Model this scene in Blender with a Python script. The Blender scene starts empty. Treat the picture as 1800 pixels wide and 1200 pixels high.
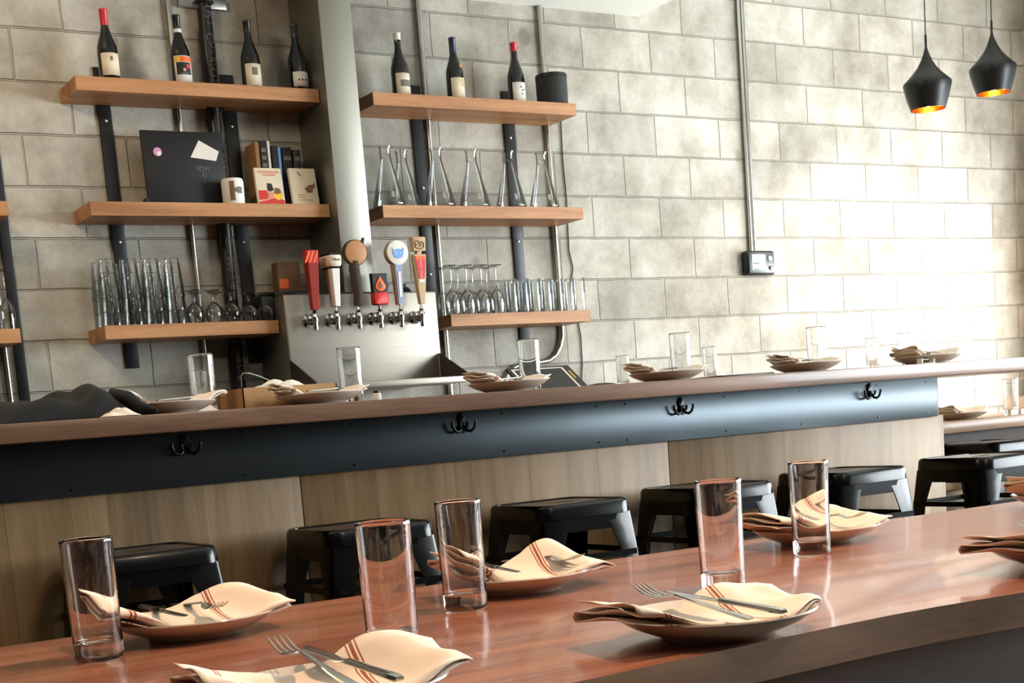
import bpy, bmesh, math, random
from mathutils import Vector, Matrix
random.seed(7)
PI = math.pi
SC = bpy.context.scene
COL = SC.collection

# ------------------------------------------------------------------ camera
F_PX, CX, CY = 2500.5, 902.1, 1094.1
YAW, PIT, ROL = 0.543345407, -0.13976098, -0.0789259502
EYE = Vector((0, 0, 1.03))
fw = Vector((math.sin(YAW)*math.cos(PIT), math.cos(YAW)*math.cos(PIT), math.sin(PIT)))
rt = Vector((math.cos(YAW), -math.sin(YAW), 0)); up = rt.cross(fw)
r2 = rt*math.cos(ROL) + up*math.sin(ROL); u2 = -rt*math.sin(ROL) + up*math.cos(ROL)
cam = bpy.data.objects.new('camera', bpy.data.cameras.new('camera')); COL.objects.link(cam)
cam.matrix_world = Matrix(((r2.x, u2.x, -fw.x, EYE.x), (r2.y, u2.y, -fw.y, EYE.y), (r2.z, u2.z, -fw.z, EYE.z), (0, 0, 0, 1)))
cam.data.sensor_width = 36; cam.data.lens = F_PX/1800*36
cam.data.shift_x = -(CX-900)/1800; cam.data.shift_y = (CY-600)/1800
cam.data.clip_start = 0.05
SC.camera = cam

# ------------------------------------------------------------------ world, lights, exposure
SC.view_settings.view_transform = 'Standard'; SC.view_settings.look = 'None'
SC.view_settings.gamma = 1; SC.view_settings.use_curve_mapping = False
SC.view_settings.exposure = 0.0
w = bpy.data.worlds.new('world'); SC.world = w; w.use_nodes = True
w.node_tree.nodes['Background'].inputs[0].default_value = (0.62, 0.8, 1.0, 1)
w.node_tree.nodes['Background'].inputs[1].default_value = 1.2
SC.cycles.use_denoising = True
SC.cycles.max_bounces = 14; SC.cycles.transmission_bounces = 12; SC.cycles.transparent_max_bounces = 72
SC.cycles.caustics_reflective = False; SC.cycles.sample_clamp_indirect = 6

def light(name, kind, loc, energy, color, size=0.1, sy=None, aim=None, spot=None):
    d = bpy.data.lights.new(name, kind); d.energy = energy; d.color = color
    o = bpy.data.objects.new(name, d); COL.objects.link(o); o.location = loc
    if kind == 'AREA':
        d.shape = 'RECTANGLE'; d.size = size; d.size_y = sy or size
    else:
        d.shadow_soft_size = size
    if spot: d.spot_size = spot; d.spot_blend = 0.8
    if aim: o.rotation_euler = (Vector(aim)-Vector(loc)).to_track_quat('-Z', 'Z').to_euler()
    return o
# daylight entering through the tall window in the right wall (window_1)
light('daylight_right', 'AREA', (7.46, 4.5, 1.30), 175, (0.97, 0.99, 1.0), 1.0, 1.2, aim=(0, 4.6, 1.35))
light('daylight_right_front', 'AREA', (7.55, 1.1, 1.6), 600, (0.9, 0.97, 1.0), 2.0, 4.2, aim=(0, 1.1, 1.6))
light('fill_room', 'POINT', (2.2, -0.6, 3.5), 70, (1.0, 0.93, 0.84), 0.2)  # weak neutral fill added for ambient brightness, no fixture stands there
# warm house lamps on the high ceiling
light('lamp_over_table', 'SPOT', (1.9, 1.2, 3.5), 290, (1.0, 0.57, 0.30), 0.12, aim=(1.35, 1.75, 0.75), spot=1.15)
light('lamp_left', 'POINT', (0.3, 4.0, 2.9), 75, (1.0, 0.76, 0.52), 0.15)

# ------------------------------------------------------------------ geometry helpers
class MB:
    def __init__(s): s.bm = bmesh.new(); s.uv = s.bm.loops.layers.uv.new('UVMap')
    def box(s, x0, x1, y0, y1, z0, z1, bev=0.0, seg=2):
        vs = [s.bm.verts.new((x, y, z)) for x in (x0, x1) for y in (y0, y1) for z in (z0, z1)]
        q = [(0,1,3,2),(4,6,7,5),(0,4,5,1),(2,3,7,6),(0,2,6,4),(1,5,7,3)]
        fs = [s.bm.faces.new([vs[i] for i in f]) for f in q]
        if bev:
            es = list({e for f in fs for e in f.edges})
            bmesh.ops.bevel(s.bm, geom=es, offset=bev, segments=seg, affect='EDGES', profile=0.5)
        return s
    def rings(s, rs, cap=True, closed=True, loop=False):
        R = [[s.bm.verts.new(p) for p in r] for r in rs]
        n = len(R[0]); m = len(R)
        for i in range(m if loop else m-1):
            a, b = R[i], R[(i+1) % m]
            for j in range(n if closed else n-1):
                k = (j+1) % n
                try: s.bm.faces.new((a[j], a[k], b[k], b[j]))
                except ValueError: pass
        if cap and not loop and closed:
            for r in (R[0][::-1], R[-1]):
                try: s.bm.faces.new(r)
                except ValueError: pass
        return s
    def lathe(s, prof, cx=0, cy=0, cz=0, n=32, axis='z', loop=False, a0=0, a1=2*PI):
        full = abs(a1-a0-2*PI) < 1e-6
        rs = []
        for r, z in prof:
            ring = []
            for i in range(n if full else n+1):
                a = a0+(a1-a0)*i/n
                c, d = max(r, 1e-5)*math.cos(a), max(r, 1e-5)*math.sin(a)
                ring.append((cx+c, cy+d, cz+z) if axis == 'z' else ((cx+c, cy-z, cz+d) if axis == 'y' else (cx+z, cy+c, cz+d)))
            rs.append(ring)
        s.rings(rs, cap=not loop, closed=full, loop=loop)
        return s
    def tube(s, pts, r, n=10, cap=True):
        pts = [Vector(p) for p in pts]; rs = []
        rad = r if isinstance(r, (list, tuple)) else [r]*len(pts)
        ref = None
        for i, p in enumerate(pts):
            t = (pts[min(i+1, len(pts)-1)]-pts[max(i-1, 0)]).normalized()
            if ref is None:
                ref = Vector((0, 0, 1)) if abs(t.z) < .9 else Vector((1, 0, 0))
            b = t.cross(ref).normalized(); a = b.cross(t).normalized(); ref = a
            rs.append([p+(a*math.cos(2*PI*j/n)+b*math.sin(2*PI*j/n))*rad[i] for j in range(n)])
        return s.rings(rs, cap)
    def prism(s, outline, z0, z1, bev=0, plane='xy'):
        def P(a, b, c):
            return (a, b, c) if plane == 'xy' else ((a, c, b) if plane == 'xz' else (c, a, b))
        lo = [s.bm.verts.new(P(a, b, z0)) for a, b in outline]; hi = [s.bm.verts.new(P(a, b, z1)) for a, b in outline]
        n = len(lo); fs = [s.bm.faces.new(lo[::-1]), s.bm.faces.new(hi)]
        for i in range(n): fs.append(s.bm.faces.new((lo[i], lo[(i+1) % n], hi[(i+1) % n], hi[i])))
        if bev:
            es = list({e for f in fs[:2] for e in f.edges})
            bmesh.ops.bevel(s.bm, geom=es, offset=bev, segments=2, affect='EDGES', profile=0.5)
        return s
    def build(s, name, m, parent=None, loc=None, rot=None, angle=40, flip=False):
        bmesh.ops.recalc_face_normals(s.bm, faces=s.bm.faces[:])
        me = bpy.data.meshes.new(name); s.bm.to_mesh(me); s.bm.free()
        for p in me.polygons: p.use_smooth = True
        me.set_sharp_from_angle(angle=math.radians(angle))
        if m: me.materials.append(m)
        o = bpy.data.objects.new(name, me); COL.objects.link(o)
        if parent: o.parent = parent
        if loc is not None: o.location = loc
        if rot is not None: o.rotation_euler = rot
        return o

def tag(o, label, cat, group=None):
    o['label'] = label; o['category'] = cat
    if group: o['group'] = group
    return o
def thing(name, label, cat, loc=(0, 0, 0), rz=0, group=None):
    o = bpy.data.objects.new(name, None); COL.objects.link(o)
    o.empty_display_size = 0.05
    o.location = loc; o.rotation_euler = (0, 0, rz)
    return tag(o, label, cat, group)
def struct(o):
    o['kind'] = 'structure'; return o
def kids(o): return [c for c in COL.objects if c.parent == o]
def dup(o, loc, rz=None, label=None, parent=None):
    c = o.copy(); COL.objects.link(c)
    if parent: c.parent = parent
    if loc is not None: c.location = loc
    if rz is not None: c.rotation_euler = (c.rotation_euler.x, c.rotation_euler.y, rz)
    if label: c['label'] = label
    for k in kids(o): dup(k, None, parent=c)
    return c
def text(name, body, size, m, loc, rot, parent=None, ext=0.0006, sx=1.0, bold=0.0):
    cu = bpy.data.curves.new(name, 'FONT'); cu.body = body; cu.size = size; cu.extrude = ext; cu.offset = bold
    cu.align_x = 'CENTER'; cu.align_y = 'CENTER'; cu.space_line = 0.85
    t = bpy.data.objects.new(name, cu); COL.objects.link(t)
    bpy.context.view_layer.update()
    me = bpy.data.meshes.new_from_object(t.evaluated_get(bpy.context.evaluated_depsgraph_get()))
    bpy.data.objects.remove(t); me.materials.clear(); me.materials.append(m)
    o = bpy.data.objects.new(name, me); COL.objects.link(o)
    o.location = loc; o.rotation_euler = rot; o.scale = (sx, 1, 1)
    if parent: o.parent = parent
    return o
ORD = ['leftmost', 'second from left', 'third from left', 'fourth from left', 'fifth from left', 'sixth from left', 'seventh from left', 'eighth from left']

# ------------------------------------------------------------------ materials
def lin(c):
    return tuple(((x/255)/12.92 if x/255 <= .04045 else ((x/255+.055)/1.055)**2.4) for x in c)+(1,)
def base_mat(name, rough=0.5, metal=0.0, color=(128, 128, 128), spec=0.5, coat=0.0, trans=0.0, ior=1.45):
    m = bpy.data.materials.new(name); m.use_nodes = True
    b = m.node_tree.nodes['Principled BSDF']
    b.inputs['Base Color'].default_value = lin(color); b.inputs['Roughness'].default_value = rough
    b.inputs['Metallic'].default_value = metal; b.inputs['Specular IOR Level'].default_value = spec
    b.inputs['Coat Weight'].default_value = coat; b.inputs['Coat Roughness'].default_value = 0.08
    b.inputs['Transmission Weight'].default_value = trans; b.inputs['IOR'].default_value = ior
    return m, m.node_tree, b
def N(nt, t, **kw):
    n = nt.nodes.new(t)
    for k, v in kw.items(): setattr(n, k, v)
    return n
def plain(name, color, rough=0.5, metal=0.0, coat=0.0, var=0.06, scale=30, bump=0.0, spec=0.5):
    """one colour with faint procedural variation"""
    m, nt, b = base_mat(name, rough, metal, color, spec, coat)
    L = nt.links
    tc = N(nt, 'ShaderNodeTexCoord'); no = N(nt, 'ShaderNodeTexNoise'); no.inputs['Scale'].default_value = scale
    no.inputs['Detail'].default_value = 4
    L.new(tc.outputs['Object'], no.inputs['Vector'])
    mx = N(nt, 'ShaderNodeMix', data_type='RGBA'); c = lin(color)
    mx.inputs[6].default_value = tuple(x*(1-var) for x in c[:3])+(1,)
    mx.inputs[7].default_value = tuple(min(1, x*(1+var)) for x in c[:3])+(1,)
    L.new(no.outputs['Fac'], mx.inputs[0]); L.new(mx.outputs[2], b.inputs['Base Color'])
    if bump:
        bp = N(nt, 'ShaderNodeBump'); bp.inputs['Strength'].default_value = bump; bp.inputs['Distance'].default_value = 0.002
        L.new(no.outputs['Fac'], bp.inputs['Height']); L.new(bp.outputs['Normal'], b.inputs['Normal'])
    return m
def wood(name, c0, c1, c2, rough=0.45, axis=0, scale=1.0, coat=0.0, boards=None, spec=0.5, seam=(60, 40, 28), grain=1.0):
    """grain along axis; boards=(axis, pitch) draws glued board joints and per-board tone"""
    m, nt, b = base_mat(name, rough, 0, c1, spec, coat)
    L = nt.links
    tc = N(nt, 'ShaderNodeTexCoord'); geo = tc.outputs['Object']
    sep = N(nt, 'ShaderNodeSeparateXYZ'); L.new(geo, sep.inputs[0])
    off = None
    mp = N(nt, 'ShaderNodeMapping'); s = [14*scale]*3; s[axis] = 1.1*scale; mp.inputs['Scale'].default_value = s
    L.new(geo, mp.inputs['Vector'])
    vec = mp.outputs[0]
    if boards:
        ax, pitch = boards
        d = N(nt, 'ShaderNodeMath', operation='DIVIDE'); L.new(sep.outputs[ax], d.inputs[0]); d.inputs[1].default_value = pitch
        fl = N(nt, 'ShaderNodeMath', operation='FLOOR'); L.new(d.outputs[0], fl.inputs[0])
        wn = N(nt, 'ShaderNodeTexWhiteNoise', noise_dimensions='1D'); L.new(fl.outputs[0], wn.inputs['W'])
        fr = N(nt, 'ShaderNodeMath', operation='FRACT'); L.new(d.outputs[0], fr.inputs[0])
        cb = N(nt, 'ShaderNodeCombineXYZ')
        ml = N(nt, 'ShaderNodeMath', operation='MULTIPLY'); L.new(wn.outputs['Value'], ml.inputs[0]); ml.inputs[1].default_value = 17
        L.new(ml.outputs[0], cb.inputs[0]); L.new(ml.outputs[0], cb.inputs[1])
        va = N(nt, 'ShaderNodeVectorMath', operation='ADD'); L.new(vec, va.inputs[0]); L.new(cb.outputs[0], va.inputs[1]); vec = va.outputs[0]
    n1 = N(nt, 'ShaderNodeTexNoise'); n1.inputs['Scale'].default_value = 1.0; n1.inputs['Detail'].default_value = 6; n1.inputs['Distortion'].default_value = 0.6
    L.new(vec, n1.inputs['Vector'])
    mp2 = N(nt, 'ShaderNodeMapping'); mp2.inputs['Scale'].default_value = (6, 6, 6); L.new(vec, mp2.inputs['Vector'])
    n2 = N(nt, 'ShaderNodeTexNoise'); n2.inputs['Scale'].default_value = 2.0; n2.inputs['Detail'].default_value = 3
    L.new(mp2.outputs[0], n2.inputs['Vector'])
    ad = N(nt, 'ShaderNodeMath', operation='MULTIPLY_ADD'); L.new(n2.outputs['Fac'], ad.inputs[0]); ad.inputs[1].default_value = 0.3*grain; L.new(n1.outputs['Fac'], ad.inputs[2])
    cr = N(nt, 'ShaderNodeValToRGB'); e = cr.color_ramp.elements
    e[0].position = 0.38; e[0].color = lin(c0); e[1].position = 0.92; e[1].color = lin(c2)
    mid = e.new(0.64); mid.color = lin(c1)
    L.new(ad.outputs[0], cr.inputs[0]); outc = cr.outputs[0]
    if boards:
        hs = N(nt, 'ShaderNodeHueSaturation'); L.new(outc, hs.inputs['Color'])
        mr = N(nt, 'ShaderNodeMapRange'); L.new(wn.outputs['Value'], mr.inputs['Value']); mr.inputs['To Min'].default_value = 0.82; mr.inputs['To Max'].default_value = 1.15
        L.new(mr.outputs[0], hs.inputs['Value']); outc = hs.outputs[0]
        cmpn = N(nt, 'ShaderNodeMath', operation='LESS_THAN'); L.new(fr.outputs[0], cmpn.inputs[0]); cmpn.inputs[1].default_value = 0.0015/pitch
        mx = N(nt, 'ShaderNodeMix', data_type='RGBA'); L.new(cmpn.outputs[0], mx.inputs[0]); L.new(outc, mx.inputs[6]); mx.inputs[7].default_value = lin(seam); outc = mx.outputs[2]
    L.new(outc, b.inputs['Base Color'])
    bp = N(nt, 'ShaderNodeBump'); bp.inputs['Strength'].default_value = 0.12; bp.inputs['Distance'].default_value = 0.001
    L.new(ad.outputs[0], bp.inputs['Height']); L.new(bp.outputs['Normal'], b.inputs['Normal'])
    return m
def block_mat(name, haxis):
    """grey concrete masonry: running bond, tooled joints, blotches, cast holes"""
    m, nt, b = base_mat(name, 0.85, 0, (170, 166, 152), 0.25)
    L = nt.links
    tc = N(nt, 'ShaderNodeTexCoord'); sep = N(nt, 'ShaderNodeSeparateXYZ'); L.new(tc.outputs['Object'], sep.inputs[0])
    cb = N(nt, 'ShaderNodeCombineXYZ')
    ax = N(nt, 'ShaderNodeMath', operation='ADD'); L.new(sep.outputs[haxis], ax.inputs[0]); ax.inputs[1].default_value = 2.431+0.4105*10
    az = N(nt, 'ShaderNodeMath', operation='ADD'); L.new(sep.outputs[2], az.inputs[0]); az.inputs[1].default_value = 2.655
    # joints that wander a little
    nw = N(nt, 'ShaderNodeTexNoise'); nw.inputs['Scale'].default_value = 9; L.new(tc.outputs['Object'], nw.inputs['Vector'])
    wv = N(nt, 'ShaderNodeMath', operation='MULTIPLY_ADD'); L.new(nw.outputs['Fac'], wv.inputs[0]); wv.inputs[1].default_value = 0.008; L.new(az.outputs[0], wv.inputs[2])
    wx = N(nt, 'ShaderNodeMath', operation='MULTIPLY_ADD'); L.new(nw.outputs['Fac'], wx.inputs[0]); wx.inputs[1].default_value = 0.008; L.new(ax.outputs[0], wx.inputs[2])
    L.new(wx.outputs[0], cb.inputs[0]); L.new(wv.outputs[0], cb.inputs[1])
    br = N(nt, 'ShaderNodeTexBrick'); br.offset = 0.5; br.offset_frequency = 2; br.squash = 1.0
    br.inputs['Scale'].default_value = 1.0; br.inputs['Brick Width'].default_value = 0.4105; br.inputs['Row Height'].default_value = 0.1974
    br.inputs['Mortar Size'].default_value = 0.0055; br.inputs['Mortar Smooth'].default_value = 0.6; br.inputs['Bias'].default_value = 0
    br.inputs['Color1'].default_value = (0.0, 0.0, 0.0, 1); br.inputs['Color2'].default_value = (1, 1, 1, 1); br.inputs['Mortar'].default_value = (0.5, 0.5, 0.5, 1)
    L.new(cb.outputs[0], br.inputs['Vector'])
    n1 = N(nt, 'ShaderNodeTexNoise'); n1.inputs['Scale'].default_value = 4.2; n1.inputs['Detail'].default_value = 7; n1.inputs['Roughness'].default_value = 0.62
    L.new(tc.outputs['Object'], n1.inputs['Vector'])
    cr = N(nt, 'ShaderNodeValToRGB'); e = cr.color_ramp.elements
    e[0].position = 0.3; e[0].color = lin((150, 145, 132)); e[1].position = 0.72; e[1].color = lin((200, 198, 188))
    q = e.new(0.52); q.color = lin((180, 176, 164)); L.new(n1.outputs['Fac'], cr.inputs[0])
    hs = N(nt, 'ShaderNodeHueSaturation'); L.new(cr.outputs[0], hs.inputs['Color'])
    mr = N(nt, 'ShaderNodeMapRange'); L.new(br.outputs['Color'], mr.inputs['Value']); mr.inputs['To Min'].default_value = 0.84; mr.inputs['To Max'].default_value = 1.1
    nf = N(nt, 'ShaderNodeTexNoise'); nf.inputs['Scale'].default_value = 28; nf.inputs['Detail'].default_value = 8; nf.inputs['Roughness'].default_value = 0.75
    L.new(tc.outputs['Object'], nf.inputs['Vector'])
    mf2 = N(nt, 'ShaderNodeMapRange'); L.new(nf.outputs['Fac'], mf2.inputs['Value']); mf2.inputs['From Min'].default_value = 0.3; mf2.inputs['From Max'].default_value = 0.7; mf2.inputs['To Min'].default_value = 0.9; mf2.inputs['To Max'].default_value = 1.1
    mm = N(nt, 'ShaderNodeMath', operation='MULTIPLY'); L.new(mr.outputs[0], mm.inputs[0]); L.new(mf2.outputs[0], mm.inputs[1]); mr = mm
    L.new(mr.outputs[0], hs.inputs['Value'])
    # darker knock-out spots, sparse
    vo = N(nt, 'ShaderNodeTexVoronoi'); vo.inputs['Scale'].default_value = 1.75; vo.inputs['Randomness'].default_value = 1.0
    mpv = N(nt, 'ShaderNodeMapping'); mpv.inputs['Scale'].default_value = (1, 1, 0.8); mpv.inputs['Location'].default_value = (0.35, 0, 0.4)
    L.new(tc.outputs['Object'], mpv.inputs['Vector']); L.new(mpv.outputs[0], vo.inputs['Vector'])
    lt = N(nt, 'ShaderNodeMapRange'); L.new(vo.outputs['Distance'], lt.inputs['Value']); lt.inputs['From Min'].default_value = 0.05; lt.inputs['From Max'].default_value = 0.075; lt.inputs['To Min'].default_value = 0.5; lt.inputs['To Max'].default_value = 0.0
    sp = N(nt, 'ShaderNodeMix', data_type='RGBA'); L.new(lt.outputs[0], sp.inputs[0]); L.new(hs.outputs[0], sp.inputs[6]); sp.inputs[7].default_value = lin((96, 90, 78))
    mo = N(nt, 'ShaderNodeMix', data_type='RGBA')
    mf = N(nt, 'ShaderNodeMath', operation='MULTIPLY'); L.new(br.outputs['Fac'], mf.inputs[0]); mf.inputs[1].default_value = 0.55
    L.new(mf.outputs[0], mo.inputs[0]); L.new(sp.outputs[2], mo.inputs[6]); mo.inputs[7].default_value = lin((160, 155, 142))
    L.new(mo.outputs[2], b.inputs['Base Color'])
    n2 = N(nt, 'ShaderNodeTexNoise'); n2.inputs['Scale'].default_value = 160; n2.inputs['Detail'].default_value = 3; L.new(tc.outputs['Object'], n2.inputs['Vector'])
    h = N(nt, 'ShaderNodeMath', operation='MULTIPLY_ADD'); L.new(n2.outputs['Fac'], h.inputs[0]); h.inputs[1].default_value = 0.3
    hh = N(nt, 'ShaderNodeMath', operation='MULTIPLY_ADD'); L.new(br.outputs['Fac'], hh.inputs[0]); hh.inputs[1].default_value = -1.0
    n1b = N(nt, 'ShaderNodeMath', operation='MULTIPLY'); L.new(n1.outputs['Fac'], n1b.inputs[0]); n1b.inputs[1].default_value = 0.5
    L.new(n1b.outputs[0], hh.inputs[2]); L.new(hh.outputs[0], h.inputs[2])
    bp = N(nt, 'ShaderNodeBump'); bp.inputs['Strength'].default_value = 1.0; bp.inputs['Distance'].default_value = 0.009
    L.new(h.outputs[0], bp.inputs['Height']); L.new(bp.outputs['Normal'], b.inputs['Normal'])
    return m
def thin_glass(name, tint=(0.93, 0.95, 0.94), refl=1.0):
    m = bpy.data.materials.new(name); m.use_nodes = True; nt = m.node_tree; nt.nodes.clear(); L = nt.links
    out = N(nt, 'ShaderNodeOutputMaterial'); mx = N(nt, 'ShaderNodeMixShader')
    tr = N(nt, 'ShaderNodeBsdfTransparent'); tr.inputs[0].default_value = tint+(1,)
    gl = N(nt, 'ShaderNodeBsdfGlossy'); gl.inputs['Roughness'].default_value = 0.03
    lw = N(nt, 'ShaderNodeLayerWeight'); lw.inputs['Blend'].default_value = 0.28
    tc = N(nt, 'ShaderNodeTexCoord'); no = N(nt, 'ShaderNodeTexNoise'); no.inputs['Scale'].default_value = 25
    L.new(tc.outputs['Object'], no.inputs['Vector'])
    bp = N(nt, 'ShaderNodeBump'); bp.inputs['Strength'].default_value = 0.05; bp.inputs['Distance'].default_value = 0.002
    L.new(no.outputs['Fac'], bp.inputs['Height']); L.new(bp.outputs['Normal'], gl.inputs['Normal'])
    ml = N(nt, 'ShaderNodeMath', operation='MULTIPLY'); L.new(lw.outputs['Fresnel'], ml.inputs[0]); ml.inputs[1].default_value = refl
    L.new(ml.outputs[0], mx.inputs[0]); L.new(tr.outputs[0], mx.inputs[1]); L.new(gl.outputs[0], mx.inputs[2]); L.new(mx.outputs[0], out.inputs[0])
    return m
def steel(name, color, rough, axis=2, var=0.08):
    m, nt, b = base_mat(name, rough, 1.0, color)
    L = nt.links
    tc = N(nt, 'ShaderNodeTexCoord'); mp = N(nt, 'ShaderNodeMapping'); s = [180]*3; s[axis] = 3; mp.inputs['Scale'].default_value = s
    L.new(tc.outputs['Object'], mp.inputs['Vector'])
    no = N(nt, 'ShaderNodeTexNoise'); no.inputs['Scale'].default_value = 1; L.new(mp.outputs[0], no.inputs['Vector'])
    mr = N(nt, 'ShaderNodeMapRange'); L.new(no.outputs['Fac'], mr.inputs['Value']); mr.inputs['To Min'].default_value = rough-var; mr.inputs['To Max'].default_value = rough+var
    L.new(mr.outputs[0], b.inputs['Roughness'])
    return m
def emit(name, color, strength):
    m = bpy.data.materials.new(name); m.use_nodes = True; nt = m.node_tree
    b = nt.nodes['Principled BSDF']; b.inputs['Emission Color'].default_value = color+(1,); b.inputs['Emission Strength'].default_value = strength
    return m

M = {}
M['block'] = block_mat('concrete_block', 0)
M['block_side'] = block_mat('concrete_block_side', 1)
M['ceil'] = plain('painted_ceiling', (225, 226, 218), 0.8, var=0.02)
M['dark_wall'] = plain('charcoal_painted_wall', (52, 48, 44), 0.7, var=0.05)
M['soffit'] = plain('painted_soffit', (232, 236, 228), 0.8, var=0.01)
M['floor'] = plain('concrete_floor', (96, 90, 84), 0.5, var=0.15, scale=3)
M['shelf'] = wood('oiled_oak_shelf', (128, 84, 48), (172, 120, 76), (198, 148, 102), 0.5, 0, 1.2)
M['shelf_end'] = wood('shelf_end_grain', (70, 44, 28), (92, 60, 38), (112, 76, 50), 0.7, 1, 2.5)
M['bar'] = wood('walnut_bar_top', (96, 70, 56), (130, 98, 78), (158, 124, 100), 0.35, 0, 1.0, coat=0.2)
M['panel'] = wood('veneer_panel', (106, 80, 50), (138, 109, 72), (164, 135, 96), 0.5, 2, 0.9, boards=(0, 0.26), seam=(100, 80, 58))
M['table'] = wood('red_oak_table', (108, 60, 42), (144, 88, 66), (176, 120, 94), 0.27, 0, 0.8, coat=0.35, boards=(1, 0.14), seam=(84, 44, 32), grain=1.6)
M['edge'] = wood('table_edge_oak', (92, 66, 48), (124, 94, 70), (150, 118, 90), 0.5, 0, 1.2)
M['dark_wood'] = wood('dark_brown_wood', (40, 32, 26), (58, 46, 38), (74, 60, 48), 0.6, 0, 1.0)  # much darker brown than the tabletop and counter wood
M['counter'] = wood('counter_wood', (120, 90, 66), (160, 124, 94), (190, 156, 122), 0.35, 0, 1.0, coat=0.2)
M['pale'] = wood('pale_bench_wood', (160, 124, 86), (190, 154, 112), (212, 180, 140), 0.5, 0, 1.0)
M['apron'] = plain('blackened_steel_sheet', (66, 73, 77), 0.33, 0.9, var=0.25, scale=3)
M['strip'] = plain('black_painted_steel', (30, 31, 33), 0.42, 0.2, var=0.1)
M['pipe'] = plain('black_plastic_pipe', (22, 22, 22), 0.35, 0, var=0.15)
M['pipe_print'] = plain('grey_pipe_print', (92, 92, 90), 0.6)
M['black'] = plain('black_plastic', (16, 16, 17), 0.4)
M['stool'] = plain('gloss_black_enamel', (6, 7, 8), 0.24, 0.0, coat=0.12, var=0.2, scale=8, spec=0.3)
M['stool_top'] = plain('black_enamel_painted_sheen', (62, 59, 55), 0.3, 0.3, coat=0.3, var=0.2, scale=8)  # greyed enamel: the wall's reflection on the seat is put into the colour
M['hook'] = plain('black_iron_hook', (8, 8, 9), 0.25, 0.2)
M['conduit'] = steel('galvanised_conduit', (176, 176, 170), 0.3, 2)
M['ss'] = steel('brushed_stainless', (150, 144, 134), 0.5, 0)
M['ss_dark'] = steel('stainless_splash_guard', (120, 110, 98), 0.4, 0)  # darker than the tower steel, dark reflections put into the colour
M['ss_col'] = steel('brushed_stainless_column', (154, 152, 142), 0.5, 2)
M['chrome'] = plain('polished_chrome', (205, 205, 205), 0.08, 1.0, var=0.02)
M['cutlery'] = plain('polished_cutlery', (190, 186, 180), 0.14, 1.0, var=0.04)
M['glass'] = thin_glass('thin_glass', (0.985, 0.99, 0.988), 0.7)
M['flask'] = thin_glass('thin_flask_glass', (0.975, 0.98, 0.978), 0.75)
gm, _, gb = base_mat('thick_tumbler_glass', 0.0, 0, (255, 255, 255), 0.5, 0, 1.0, 1.48); M['tumbler'] = gm
M['bottle'] = plain('dark_bottle_glass', (6, 8, 6), 0.06, 0, coat=0.5, var=0.1)
M['china'] = plain('glazed_stoneware', (200, 192, 180), 0.18, 0, coat=0.4, var=0.03)
M['speaker'] = plain('speaker_cloth', (44, 46, 45), 0.8, scale=400, bump=0.3)
M['board'] = plain('black_board_paint', (15, 16, 17), 0.5)
M['white'] = plain('white_paper', (232, 228, 220), 0.7, var=0.02)
M['cream'] = plain('cream_label_paper', (226, 214, 188), 0.7, var=0.04)
M['ink'] = plain('grey_ink', (110, 108, 98), 0.7)
M['dark_ink'] = plain('dark_ink', (34, 34, 36), 0.7)
M['red_wax'] = plain('red_wax_capsule', (196, 44, 50), 0.4)
M['white_foil'] = plain('white_foil', (220, 220, 210), 0.35)
M['blue_foil'] = plain('navy_foil', (36, 38, 70), 0.35)
M['grey_foil'] = plain('grey_foil', (58, 60, 62), 0.3)
M['black_foil'] = plain('black_foil', (20, 16, 12), 0.35)
M['orange'] = plain('orange_ink', (232, 104, 42), 0.5)
M['yellow'] = plain('yellow_ink', (240, 190, 60), 0.5)
M['red'] = plain('red_paint', (206, 48, 44), 0.35)
M['dred'] = plain('dark_red_enamel', (142, 40, 32), 0.3)
M['pink'] = plain('pink_sticker', (205, 140, 190), 0.5)
M['salmon'] = plain('salmon_print', (214, 150, 126), 0.6)
M['brown'] = plain('brown_print', (120, 92, 62), 0.6, var=0.2)
M['tan'] = plain('pale_turned_wood', (196, 166, 128), 0.45, var=0.06)
M['log'] = plain('cut_log_face', (176, 124, 76), 0.5, var=0.08, scale=60)
M['bark'] = plain('rough_bark', (66, 54, 42), 0.9, var=0.45, scale=60, bump=1.0)
M['blue'] = plain('sky_blue_print', (110, 165, 225), 0.4)
M['lilac'] = plain('lilac_enamel', (146, 158, 196), 0.35)
M['card'] = plain('corrugated_cardboard', (192, 150, 104), 0.8, var=0.05)
M['card_side'] = plain('cardboard_end', (150, 110, 70), 0.8, var=0.06)
M['cloth'] = plain('black_jacket_cloth', (13, 14, 16), 0.8, var=0.35, scale=20, bump=0.8)
M['beige'] = plain('beige_trim_paint', (196, 170, 132), 0.6)
M['thermo'] = plain('thermostat_plastic', (62, 74, 78), 0.35)
M['screen'] = plain('pale_lcd', (205, 222, 220), 0.2)
M['mottle'] = plain('mottled_brown_box', (110, 80, 56), 0.6, var=0.6, scale=40)
M['green'] = plain('dark_green_leaf', (30, 40, 24), 0.7, var=0.5, scale=60)
M['cord'] = plain('black_cord', (14, 14, 14), 0.5)
M['bulb'] = emit('warm_bulb', (1.0, 0.62, 0.25), 18)
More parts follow.
